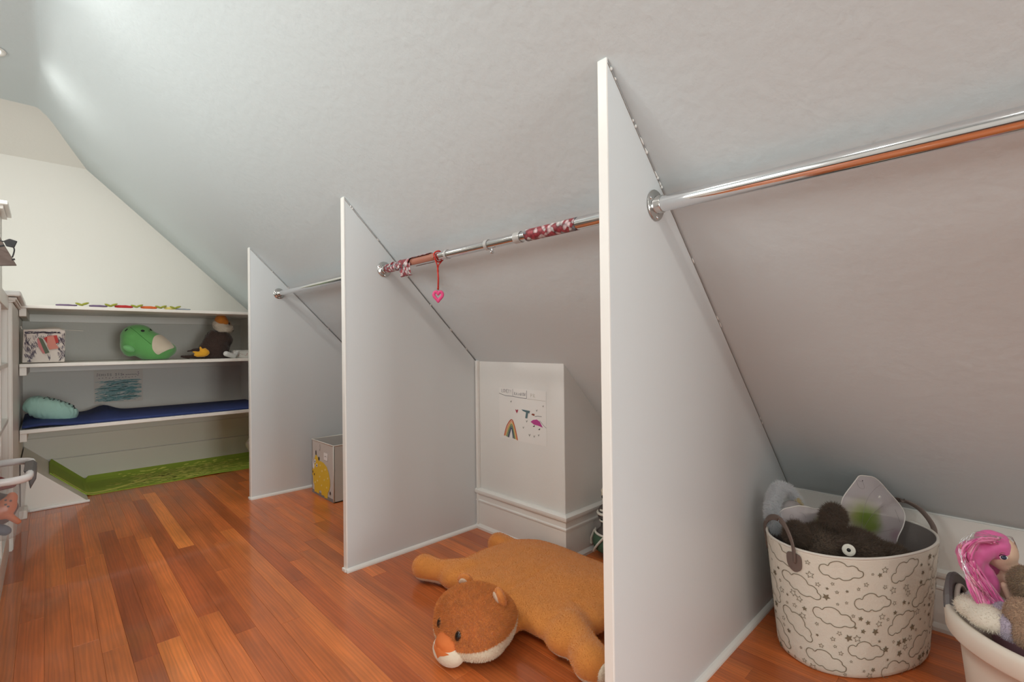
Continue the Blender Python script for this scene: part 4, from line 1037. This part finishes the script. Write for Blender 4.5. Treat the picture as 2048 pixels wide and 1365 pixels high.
# ================================================================== OVAL BASKET
BC = Vector((1.9094, .3831, 0)); BA = -.4435; ca, sa = math.cos(BA), math.sin(BA); BH = .365
def bpt(th, z, off=0):
    t = z/BH; a = .2518+(.2863-.2518)*t+off; b_ = .1601+(.1833-.1601)*t+off
    x = a*math.copysign(abs(math.cos(th))**.9, math.cos(th)); y = b_*math.copysign(abs(math.sin(th))**.9, math.sin(th))
    return BC+Vector((ca*x-sa*y, sa*x+ca*y, z))
bs = thing('oval_basket', 'oval fabric basket printed with clouds and stars, grey lining and grey strap handles', 'basket', BC)
BFAB = mat('basket_cotton', rgb(240, 236, 222), .85, bump=.0008, bscale=190, vary=.04, vscale=12)
BLIN = mat('grey_lining', rgb(128, 120, 116), .85, bump=.001, bscale=60)
b = MB(); n_ = 96; zs = [0, .006, .02, .06, .12, .18, .24, .30, .345, .36, BH]
for i, z in enumerate(zs):
    for k in range(n_):
        th = 2*PI*k/n_; off = -.010 if i == 0 else (-.003 if i == 1 else 0)+.0006*noise.noise(Vector((math.cos(th)*3, math.sin(th)*3, z*9)))
        b.v.append(tuple(bpt(th, z, off)))
for k in range(n_): b.v.append(tuple(bpt(2*PI*k/n_, BH, -.006)))
m_ = len(zs)
for i in range(m_):
    for k in range(n_): b.f.append((i*n_+k, i*n_+(k+1) % n_, (i+1)*n_+(k+1) % n_, (i+1)*n_+k))
b.f.append(tuple(range(n_))[::-1]); b.mi = [0]*len(b.f); b.build('basket_wall', BFAB, bs, smooth=True)
b = MB()
for z in (BH-.001, .30, .2, .1, .012):
    for k in range(n_): b.v.append(tuple(bpt(2*PI*k/n_, z, -.0065)))
for i in range(4):
    for k in range(n_): b.f.append((i*n_+k, (i+1)*n_+k, (i+1)*n_+(k+1) % n_, i*n_+(k+1) % n_))
b.f.append(tuple(range(4*n_, 5*n_))); b.mi = [0]*len(b.f); b.build('lining', BLIN, bs, smooth=True)
MB().tube([bpt(2*PI*k/n_, BH+.001, -.003) for k in range(n_)], .0042, 8, closed=True).build('rim_piping', PIPE, bs, smooth=True)
GPR = mat('taupe_print', rgb(136, 126, 104), .8)
per = lambda th: (bpt(th+.01, .2)-bpt(th-.01, .2)).length/.02
def bmap(th, z, x, y, off=.0016):
    """x metres along the wall, y up"""
    return bpt(th+x/per(th), min(.362, max(.004, z+y)), off)
CLOUDS = [(3.892, .325, 0), (3.36, .256, -18), (4.643, .321, 28), (4.267, .234, 3), (3.787, .182, -10), (4.625, .164, 28), (4.922, .237, 35), (3.264, .128, -38), (4.189, .088, -3), (3.656, .044, -12), (4.922, .08, 30), (4.573, .022, 5), (2.871, .066, -35), (2.784, .208, -50), (2.35, .212, -45), (3.0, .335, -25), (5.245, .314, 60), (5.288, .157, 60),
          (.2, .28, 0), (.7, .18, 20), (1.2, .3, -10), (1.6, .12, 5), (2.0, .3, 10), (.1, .1, -20), (.9, .05, 0), (5.8, .22, 10), (5.7, .06, -10)]
for cx_, cz_, rt_ in CLOUDS:
    cl_ = [(-.060, -.002), (-.057, .014), (-.044, .020), (-.034, .017), (-.027, .028), (-.008, .036), (.010, .031), (.020, .021), (.034, .024), (.046, .018), (.050, .010), (.061, .004), (.062, -.008), (.052, -.016), (.036, -.016), (.026, -.024), (.008, -.027), (-.004, -.021), (-.014, -.026), (-.028, -.022), (-.034, -.016), (-.048, -.016)]
    a = math.radians(rt_); K_ = .88; o_ = [((x*math.cos(a)-y*math.sin(a))*K_, (x*math.sin(a)+y*math.cos(a))*K_) for x, y in cl_]
    pts = [p for p in spline([(x, y, 0) for x, y in o_], 4, True)]; pts.append(pts[0]); b = MB(); w = .0021; vs = []
    for i, p in enumerate(pts):
        t = (pts[(i+1) % len(pts)]-pts[i-1]).normalized() if 0 < i < len(pts)-1 else (pts[1]-pts[-2]).normalized(); d = Vector((-t.y, t.x, 0))*w/2
        for e in (p+d, p-d): vs.append(bmap(cx_, cz_, e.x, e.y))
    b.add(vs, [(2*i, 2*i+1, 2*i+3, 2*i+2) for i in range(len(pts)-1)]); b.build('cloud_outline', GPR, bs, recalc=False)
rn = random.Random(31); placed = []; b = MB(); tries = 0
while len(placed) < 330 and tries < 9000:
    tries += 1; th = rn.uniform(0, 2*PI); z = rn.uniform(.012, .35); ok = True
    for cx_, cz_, rt_ in CLOUDS:
        dx_ = ((th-cx_+PI) % (2*PI)-PI)*per(th); dz_ = z-cz_; a = math.radians(rt_); u = dx_*math.cos(a)+dz_*math.sin(a); v = -dx_*math.sin(a)+dz_*math.cos(a)
        if (u/.066)**2+(v/.038)**2 < 1: ok = False; break
    if not ok: continue
    if any(math.hypot(((th-p[0]+PI) % (2*PI)-PI)*per(th), z-p[1]) < .0205 for p in placed): continue
    placed.append((th, z)); r = rn.choice([.005, .006, .008, .011, .012]); r_in = r*.48; a0 = rn.uniform(0, PI)
    st_ = [((r if k % 2 == 0 else r_in)*math.cos(a0+k*PI/5), (r if k % 2 == 0 else r_in)*math.sin(a0+k*PI/5)) for k in range(10)]
    if rn.random() < .45:
        vs = [bmap(th, z, 0, 0)]+[bmap(th, z, x, y) for x, y in st_]; b.add(vs, [(0, 1+k, 1+(k+1) % 10) for k in range(10)])
    else:
        f_ = 1-.0016/r*1.0; vs = [bmap(th, z, x, y) for x, y in st_]+[bmap(th, z, x*(f_-.12), y*(f_-.12)) for x, y in st_]
        b.add(vs, [(k, (k+1) % 10, 10+(k+1) % 10, 10+k) for k in range(10)])
o = b.build('star_print', GPR, bs, recalc=False); o['kind'] = 'stuff'
STR = mat('taupe_leather', rgb(122, 106, 98), .55, bump=.0003, bscale=300)
def handle(t0, t1, zt, apex, lean):
    mid = (t0+t1)/2; a, c = bpt(t0, zt, .004), bpt(t1, zt, .004); ra, rc = bpt(t0, BH+.01, .004), bpt(t1, BH+.01, .004); out = (bpt(mid, BH, .1)-bpt(mid, BH)).normalized()
    top_ = (ra+rc)/2+out*lean; top_.z = apex
    l1 = ra.lerp(top_, .42); l1.z = BH+(apex-BH)*.78; l2 = rc.lerp(top_, .42); l2.z = l1.z
    pts = spline([a, ra, l1, top_, l2, rc, c], 8)
    MB().tube(pts, [(.0095, .0028)]*len(pts), 10, flat=(c-a).normalized()).build('strap_handle', STR, bs, smooth=True)
    for t in (t0, t1):
        tabp = [(-.016, .03), (.016, .03), (.021, .004), (.016, -.016), (0, -.026), (-.016, -.016), (-.021, .004)]
        tp = [(p.x, p.y) for p in spline([(x, y, 0) for x, y in tabp], 4, True)]; N2 = len(tp)
        vs = [bmap(t, zt-.004, x, y, .001) for x, y in tp]+[bmap(t, zt-.004, x, y, .0045) for x, y in tp]+[bmap(t, zt-.004, 0, 0, .0058)]
        MB().add(vs, [(k, (k+1) % N2, N2+(k+1) % N2, N2+k) for k in range(N2)]+[(N2+k, N2+(k+1) % N2, 2*N2) for k in range(N2)]).build('handle_tab', STR, bs, smooth=False)
handle(3.30, 2.42, .325, .425, -.004)
handle(-.42, .42, .325, .440, -.012)

# fuzzy dark animal in the basket
DK = mat('dark_fur', rgb(98, 82, 68), .9, vary=.35, vscale=30, sheen=.2)
AX = Vector((.72, -.69, 0))
dk = thing('dark_fuzzy_plush', 'dark brown shaggy plush with round ears and white button eye, lying in the basket', 'plush toy', (1.86, .40, .2))
rk = euler(0, 0, -44)
plush('body', blob([((1.815, .436, .318), (.098, .075, .082), rk), ((1.885, .372, .305), (.10, .072, .074), rk), ((1.955, .305, .278), (.085, .06, .058), rk), ((2.02, .25, .25), (.06, .05, .045), rk), ((1.87, .39, .20), (.16, .10, .12), rk)], .008, 6, .006, 20), DK, dk, fur=36000, flen=.017, fw=.0008, lean=(.2, -.2, -.3), jit=.5)
for px, py, d, r in ((1591, 1068, 1.535, .032), (1667, 1036, 1.55, .037)):
    p = at(px, py, d); plush('ear', blob([(p, (r, r*.8, r))], .005, 4), DK, dk, fur=8000, flen=.018, fw=.0007, jit=.9)
pe = at(1697.5, 1101, 1.462); nn = (Vector((0, 0, 1))-pe); nn.normalize()
q_ = nn.to_track_quat('Z', 'Y').to_matrix()
b = MB(); b.lathe([(.0, .003), (.012, .003), (.0165, .0015), (.0175, 0), (.017, -.003), (0, -.003)], (0, 0, 0), 'z', 28); b.v = [tuple(pe+q_ @ Vector(v)) for v in b.v]; b.build('eye_disc', mat('white_button', rgb(238, 234, 220), .4), dk, smooth=False)
b = MB(); b.ell((0, 0, .003), (.0055, .0055, .0035), 16, 8); b.v = [tuple(pe+q_ @ Vector(v)) for v in b.v]; b.build('pupil', mat('bead_black', rgb(18, 16, 16), .12), dk, smooth=True)

# fairy wings
WING_A = [(1.965, .418, .424), (1.966, .416, .451), (1.975, .408, .472), (1.987, .395, .496), (2.0, .383, .518), (2.01, .374, .533), (2.025, .359, .533), (2.046, .339, .527), (2.063, .323, .508), (2.08, .306, .479), (2.097, .29, .453), (2.11, .278, .431), (2.119, .269, .409), (2.121, .267, .387), (2.117, .272, .357), (2.106, .283, .326), (2.092, .297, .285), (2.053, .335, .281), (2.006, .38, .315), (1.974, .409, .37)]
WING_B = [(1.767, .566, .401), (1.777, .557, .419), (1.789, .545, .433), (1.806, .529, .438), (1.823, .512, .443), (1.834, .502, .442), (1.847, .49, .439), (1.862, .475, .432), (1.876, .462, .431), (1.885, .453, .423), (1.907, .432, .378), (1.891, .448, .327), (1.827, .51, .328), (1.779, .556, .358)]
fwg = thing('fairy_wings', 'sheer white costume fairy wings with wire edge and green blotch, standing in the basket', 'costume wings', (1.95, .43, .3))
def film():
    m = bpy.data.materials.new('wing_film'); m.use_nodes = True; N = m.node_tree.nodes; L = m.node_tree.links; p = N['Principled BSDF']
    tc = N.new('ShaderNodeTexCoord'); base = rgb(226, 216, 218)
    col = None
    def blot(c, rad, colr, prev):
        mp = N.new('ShaderNodeVectorMath'); mp.operation = 'DISTANCE'; L.new(tc.outputs['Object'], mp.inputs[0]); mp.inputs[1].default_value = c
        ns = N.new('ShaderNodeTexNoise'); ns.inputs['Scale'].default_value = 30; L.new(tc.outputs['Object'], ns.inputs['Vector'])
        ad = N.new('ShaderNodeMath'); ad.operation = 'MULTIPLY_ADD'; L.new(ns.outputs['Fac'], ad.inputs[0]); ad.inputs[1].default_value = .02; L.new(mp.outputs['Value'], ad.inputs[2])
        mr = N.new('ShaderNodeMapRange'); mr.interpolation_type = 'SMOOTHSTEP'; mr.inputs['From Min'].default_value = rad*.3; mr.inputs['From Max'].default_value = rad*1.25; mr.inputs['To Min'].default_value = 1; mr.inputs['To Max'].default_value = 0; L.new(ad.outputs[0], mr.inputs['Value'])
        mx = N.new('ShaderNodeMix'); mx.data_type = 'RGBA'; L.new(mr.outputs[0], mx.inputs['Factor'])
        if prev is None: mx.inputs['A'].default_value = base
        else: L.new(prev, mx.inputs['A'])
        mx.inputs['B'].default_value = colr; return mx.outputs['Result'], mr.outputs[0]
    o_ = Vector((1.95, .43, .3))
    c1, f1 = blot(Vector((2.012, .372, .40))-o_, .072, rgb(196, 196, 120), None)
    c2, f2 = blot(Vector((2.022, .364, .392))-o_, .058, rgb(132, 168, 44), c1)
    c3, f3 = blot(Vector((2.036, .352, .362))-o_, .050, rgb(140, 166, 60), c2)
    c4, f4 = blot(Vector((2.10, .29, .33))-o_, .04, rgb(206, 176, 188), c3)
    c5, f5 = blot(Vector((1.87, .468, .395))-o_, .035, rgb(176, 170, 110), c4)
    L.new(c5, p.inputs['Base Color']); p.inputs['Roughness'].default_value = .35
    t = N.new('ShaderNodeBsdfTransparent'); t.inputs[0].default_value = (.95, .95, .96, 1); mx = N.new('ShaderNodeMixShader')
    mx.inputs[0].default_value = .62; L.new(t.outputs[0], mx.inputs[1]); L.new(p.outputs[0], mx.inputs[2]); L.new(mx.outputs[0], N['Material Output'].inputs['Surface'])
    return m
FILM = film(); WIRE = mat('wire_white', rgb(244, 240, 234), .35)
for W_, nm in ((WING_A, 'large'), (WING_B, 'small')):
    ol = spline(W_, 4, True); c = sum(ol, Vector())/len(ol); vs = []; R_ = 6
    nrm = Vector((-.69, -.72, 0))
    for r in range(R_+1):
        for p in ol: q2 = c+(p-c)*(r/R_); vs.append(q2+nrm*(.012*(1-(r/R_)**2)+.002*noise.noise(q2*40)))
    K = len(ol)
    MB().add(vs, [(r*K+k, r*K+(k+1) % K, (r+1)*K+(k+1) % K, (r+1)*K+k) for r in range(R_) for k in range(K)]).build('membrane', FILM, fwg, smooth=True)
    MB().tube(ol, .0017, 8, closed=True).build('wire_edge', WIRE, fwg, smooth=True)
b = MB()
for k in range(5):
    for s_3 in (0, 1):
        a = k*2*PI/5; p = Vector((2.048, .325, .463)); b.tube([p, p+AX*math.cos(a)*.006+Vector((0, 0, .006*math.sin(a)))], [.0018, .0004], 5)
b.build('star_gem', WIRE, fwg)
b = MB(); b.ell((2.014, .366, .517), (.0018,)*3, 8, 6); b.build('dark_dot', pen('ink_black', (60, 56, 62)), fwg)
VEIN = mat('vein_grey', rgb(140, 130, 128), .8); b = MB()
for pts in (([(1723, 1060), (1728, 1020), (1740, 990), (1760, 970)]), ([(1725, 1062), (1745, 1030), (1770, 1010)]), ([(1712, 960), (1718, 975), (1728, 978), (1726, 966), (1716, 962)]), ([(1740, 1068), (1775, 1062), (1790, 1058)]), ([(1790, 1020), (1796, 1034), (1800, 1045)])):
    b.tube(spline([at(x, y, 1.645) for x, y in pts], 5), .0004, 4)
for pts in ([(1580, 1050), (1580, 1032), (1586, 1032), (1587, 1050)], [(1598, 1026), (1606, 1028), (1612, 1036)]): b.tube(spline([at(x, y, 1.612) for x, y in pts], 5), .0004, 4)
b.build('wing_veins', VEIN, fwg)

# fluffy halo headband
fh = thing('fluffy_halo', 'pale blue-white fluffy arched halo with a yellow tip, at the back corner of the basket', 'costume headband', (1.80, .56, .4))
hp_ = [at(x, y, d) for x, y, d in ((1550, 1055, 1.64), (1544, 1020, 1.64), (1550, 992, 1.65), (1562, 975, 1.655), (1575, 978, 1.66), (1588, 992, 1.665), (1598, 1010, 1.67))]
hp2 = spline(hp_, 4); cps = [(hp2[i], hp2[i+1], .017 if i < 12 else .010, .017 if i < 11 else .009) for i in range(len(hp2)-1)]
plush('halo_tube', blob([], .005, 4, caps=cps), mat('pale_fluff', rgb(226, 230, 234), .9, sheen=.6), fh, fur=12000, flen=.016, fw=.0005, jit=.9)
plush('yellow_tip', blob([], .004, 3, caps=[(at(1594, 1000, 1.66), at(1602, 1014, 1.665), .008, .009)]), mat('yellow_fluff', rgb(222, 200, 140), .9), fh, fur=1200, flen=.008, fw=.0005, jit=.8)
plush('net', blob([((1.835, .535, .40), (.045, .03, .055), rk)], .006, 4), clear('veil', rgb(222, 212, 214), .35, .7), fh)

# ================================================================== WHITE TUB AT RIGHT
TC = (1.735, -.10, 0)
wt = thing('white_tub', 'round white plastic tub with thick lip and grey handle, lower right corner', 'tub', TC)
TUBP = mat('tub_plastic', rgb(230, 220, 206), .35, sub=0)
b = MB(); b.lathe([(.0, 0), (.178, 0), (.186, .006), (.190, .03), (.207, .20), (.213, .256), (.232, .250), (.2365, .256), (.2385, .29), (.236, .303), (.229, .307), (.214, .300), (.207, .285), (.205, .255), (.184, .012), (.0, .010)], TC, 'z', 80)
b.build('tub_body', TUBP, wt, smooth=True)
def tp_(a, r, z): return Vector((TC[0]+r*math.cos(a), TC[1]+r*math.sin(a), z))
a0, a1 = 1.05, 1.75
hpts = [tp_(a0+(a1-a0)*i/12, .228, .298+.062*math.sin(PI*i/12)**.7) for i in range(13)]
GH = mat('grey_handle', rgb(104, 98, 98), .5)
vs = []
for i in range(13):
    a = a0+(a1-a0)*i/12; zt = .300+.064*max(0, math.sin(PI*i/12))**.6
    for r, z in ((.236, .296), (.240, (.296+zt)/2), (.236, zt-.004), (.228, zt), (.222, zt-.004), (.219, .296)): vs.append(tp_(a, r, z))
MB().add(vs, [(i*6+k, i*6+(k+1) % 6, (i+1)*6+(k+1) % 6, (i+1)*6+k) for i in range(12) for k in range(6)]+[tuple(range(6)), tuple(range(72, 78))]).build('grip', GH, wt, smooth=False)
MB().tube([tp_(a0+(a1-a0)*(.15+.7*i/10), .214, .290+.045*math.sin(PI*i/10)) for i in range(11)], [(.004, .006)]*11, 8, flat=(0, 0, 1)).build('inner_loop', TUBP, wt, smooth=True)

def lump(name, label, cat, ells, m, fur=0, flen=.006, vox=.006, wob=.006, caps=(), group=None):
    o = plush(name, blob(ells, vox, 5, wob, 22, caps), m, None, fur=fur, flen=flen, fw=.0008, jit=.6); return tag(o, label, cat, group)
D1 = 1.24
lump('white_plush', 'white plush lump lying under the pink hair in the white tub', 'plush toy', [(at(1962, 1208, 1.26), (.035, .03, .03)), (at(1985, 1215, 1.22), (.045, .04, .03)), (at(1950, 1220, 1.24), (.03, .03, .025))], mat('white_plush_m', rgb(222, 214, 214), .9, sheen=.5), 5000)
lump('cream_blanket', 'cream fleece folded along the left inside of the white tub', 'blanket', [(at(1962, 1222, 1.20), (.05, .05, .03)), (at(1985, 1240, 1.16), (.04, .05, .03))], mat('cream_fleece', rgb(226, 216, 200), .9), 1500)
lump('lilac_plush', 'lilac plush in the white tub below the doll', 'plush toy', [(at(2010, 1236, 1.17), (.035, .04, .035)), (at(2020, 1255, 1.13), (.03, .03, .03)), (at(2000, 1232, 1.18), (.03, .03, .03))], mat('lilac_plush_m', rgb(188, 176, 192), .9, sheen=.5), 5000)
lump('filler_toys', 'muted mauve soft toys deep in the white tub', 'plush toy', [((1.735, -.10, .15), (.16, .16, .10)), ((1.83, -.02, .20), (.07, .07, .04))], mat('mauve_toys', rgb(150, 112, 124), .9, vary=.3, vscale=14), 0, vox=.01)
lump('brown_bear_plush', 'light brown fuzzy plush at the right edge, upper one beside the doll', 'plush toy', [(at(2050, 1165, 1.18), (.024, .03, .036)), (at(2060, 1185, 1.17), (.035, .03, .04)), (at(2046, 1146, 1.18), (.014, .016, .016))], mat('bear_fur', rgb(150, 126, 98), .9, sheen=.5, vary=.15, vscale=30), 9000, .008)
lump('beige_plush', 'beige curly plush in the lower right corner of the picture', 'plush toy', [(at(2046, 1235, 1.12), (.035, .035, .04)), (at(2056, 1270, 1.10), (.03, .03, .03))], mat('beige_fur', rgb(176, 144, 118), .9, sheen=.5), 7000, .006)
# doll with pink hair
dl = thing('pink_haired_doll', 'fashion doll with long pink tinselled hair sitting in the white tub', 'doll', at(2000, 1150, 1.24))
SKIN = mat('doll_skin', rgb(240, 204, 178), .45, sub=0)
DD = 1.25
hc = at(2000, 1108, DD)
plush('head', blob([(at(1999, 1104, DD), (.036, .036, .043)), (at(2012, 1128, DD-.01), (.024, .024, .022)), (at(2018, 1135, DD-.012), (.014, .014, .011))], .004, 6), SKIN, dl)
plush('body', blob([], .004, 4, caps=[(at(2006, 1138, DD), at(2012, 1160, DD), .014, .013), (at(2012, 1160, DD), at(2016, 1195, DD), .024, .018), (at(2016, 1195, DD), at(2030, 1240, DD-.02), .02, .016)]), SKIN, dl)
plush('arm', blob([], .003, 4, caps=[(at(2008, 1172, DD-.03), at(2022, 1205, DD-.04), .009, .007), (at(2022, 1205, DD-.04), at(2034, 1232, DD-.05), .007, .006)]), SKIN, dl)
ep = at(2007.5, 1116, DD-.040)
def flatoval(p, rx_, ry_, m, nm, par, tilt=0, th=.0015):
    n2 = (Vector((0, 0, 1))-p).normalized(); qm = n2.to_track_quat('Z', 'Y').to_matrix(); b = MB()
    b.ell((0, 0, 0), (rx_, ry_, th), 18, 8, Matrix.Rotation(tilt, 3, 'Z')); b.v = [tuple(p+qm @ Vector(v)) for v in b.v]; return b.build(nm, m, par, smooth=True)
flatoval(ep, .0078, .0052, mat('eye_white', rgb(236, 234, 232), .3), 'eye', dl, .3)
flatoval(ep+(Vector((0, 0, 1))-ep).normalized()*.001, .0056, .0050, mat('eye_navy', rgb(36, 44, 72), .2), 'iris', dl, .3, .002)
b = MB(); b.tube(spline([at(1998, 1112.5, DD-.042), at(2003, 1110, DD-.043), at(2009, 1111, DD-.043), at(2014, 1114, DD-.041)], 4), .0009, 5); b.build('eyelash', mat('bead_black', rgb(18, 16, 16), .12), dl)
b = MB(); b.tube(spline([at(1999, 1109, DD-.041), at(2004, 1106.5, DD-.042), at(2010, 1107.5, DD-.042)], 4), .0007, 5); b.build('eyebrow', mat('brow_brown', rgb(150, 100, 76), .7), dl)
HAIR = [mat('hair_pink_%d' % i, rgb(*c), .4, sheen=.3) for i, c in enumerate(((236, 112, 176), (244, 142, 190), (212, 84, 150), (248, 170, 200)))]
TIN = mat('tinsel', rgb(236, 232, 236), .12, 1)
rn = random.Random(77)
hm = [MB() for _ in range(4)]
for k in range(190):
    t = rn.random(); s0 = rn.uniform(-1, 1)
    # scalp start -> swell to the left -> fall towards the tub
    x0_ = 1996-14*t+rn.uniform(-4, 4); y0_ = 1076+8*t+rn.uniform(-3, 3)
    out = rn.uniform(.15, 1)
    p0_ = at(1990+rn.uniform(-8, 10), 1080+rn.uniform(-4, 8), DD+rn.uniform(-.035, .02))
    p1_ = at(1968-22*out, 1077+10*out**2+rn.uniform(-2, 3), DD+rn.uniform(-.04, .02))
    p2_ = at(1950-32*out, 1100+18*(1-out)+rn.uniform(-5, 5), DD+rn.uniform(-.04, .01))
    p3_ = at(1955-28*out+rn.uniform(-3, 3), 1132+rn.uniform(-6, 6), DD+rn.uniform(-.04, .0))
    p4_ = at(1972-24*out+14*s0, 1170+rn.uniform(-5, 5), DD+rn.uniform(-.05, -.02))
    ex_ = 1978+18*s0 if out > .4 else 2005+18*s0
    p5_ = at(1980-12*out+16*s0+(14 if out < .4 else 0), 1205+rn.uniform(-5, 8), DD-.055+rn.uniform(-.01, .01)); p6_ = at(ex_+rn.uniform(-6, 6), 1228+rn.uniform(-8, 8), DD-.06)
    pts = spline([p0_, p1_, p2_, p3_, p4_, p5_, p6_], 5); n3 = len(pts)
    hm[rn.choice([0, 0, 1, 1, 2, 3])].tube(pts, [.0030*min(1, (n3-i)/8+.25) for i in range(n3)], 5)
plush('hair_cap', blob([(at(1985, 1092, DD+.005), (.040, .038, .038)), (at(1955, 1102, DD+.0), (.036, .03, .032)), (at(1935, 1106, DD+.0), (.026, .025, .03)), (at(1950, 1130, DD-.01), (.028, .02, .03)), (at(1968, 1150, DD-.01), (.024, .018, .035)), (at(1985, 1180, DD-.02), (.018, .014, .04)), (at(1990, 1120, DD+.015), (.03, .02, .04))], .005, 4, .006, 40), HAIR[0], dl)
for k in range(16): hm[k % 4].tube(spline([at(2022, 1110+k, DD+.02), at(2032+k % 5, 1124+k, DD+.02), at(2034+k % 3, 1142, DD+.02)], 4), .002, 5)
for i, b in enumerate(hm): o = b.build('hair_strands', HAIR[i], dl, smooth=True); o['kind'] = 'stuff'
b = MB()
for k in range(9):
    a = rn.uniform(0, 1); s = rn.uniform(-1, 1)
    pts = spline([at(1992+rn.uniform(-6, 20), 1074+rn.uniform(-4, 6), DD-.03), at(1950-26*a, 1068+14*a+rn.uniform(-6, 4), DD-.04), at(1920+8*(1-a)+rn.uniform(-5, 5), 1110+rn.uniform(-8, 8), DD-.04), at(1945+rn.uniform(-12, 12), 1155+rn.uniform(-6, 6), DD-.06), at(1975+20*s, 1205+rn.uniform(-8, 8), DD-.07)], 7)
    b.tube(pts, .0004, 3)
for k in range(10): b.tube(spline([at(1990+k*2, 1074, DD-.01), at(2020+rn.uniform(-4, 8), 1082+rn.uniform(-6, 6), DD-.01), at(2034+rn.uniform(-3, 4), 1110+rn.uniform(-6, 6), DD-.01)], 6), .0005, 3)
o = b.build('tinsel_strands', TIN, dl); o['kind'] = 'stuff'

# ------------------------------------------------------------------ mint pillow
pme = blob2([sq(PC, (.138, .085, .072), .7, .8, prot)], voxel=.006, smooth=5)
for v in pme.vertices:
    l = prot.inverted() @ (v.co-PC); e = abs(l.x)/.15
    v.co += prot @ Vector((0, 0, .005*math.sin(l.x*190+l.z*90+6*noise.noise(l*20))*min(1, e+.25)+.003*noise.noise(Vector((l.x*50+l.z*40, l.y*6, l.z*8)))))
    v.co += (v.co-PC)*(.10*max(0, e-.75)*(1 if abs(l.y) < .05 else 0))
plush('cover', pme, MINT, pt_)
PT = bvh(pme); PT = None
pw = pme.copy(); pw.transform(Matrix.Translation(pt_.location)); PT = bvh(pw); rn = random.Random(2); b = MB()
for k in range(13):
    x = -.06+.014*k; pts = []
    for j in range(4):
        o_ = PC+prot @ Vector((x+rn.uniform(-.008, .012), -.02+rn.uniform(-.035, .03), .3)); h_ = PT.ray_cast(o_, prot @ Vector((0, 0, -1)))
        if h_[0]: pts.append(h_[0]+h_[1]*.002)
    if len(pts) > 1: b.ribbon(pts, .006, prot @ Vector((0, 0, 1)))
b.build('black_lettering', BLACKP, pt_, recalc=False)
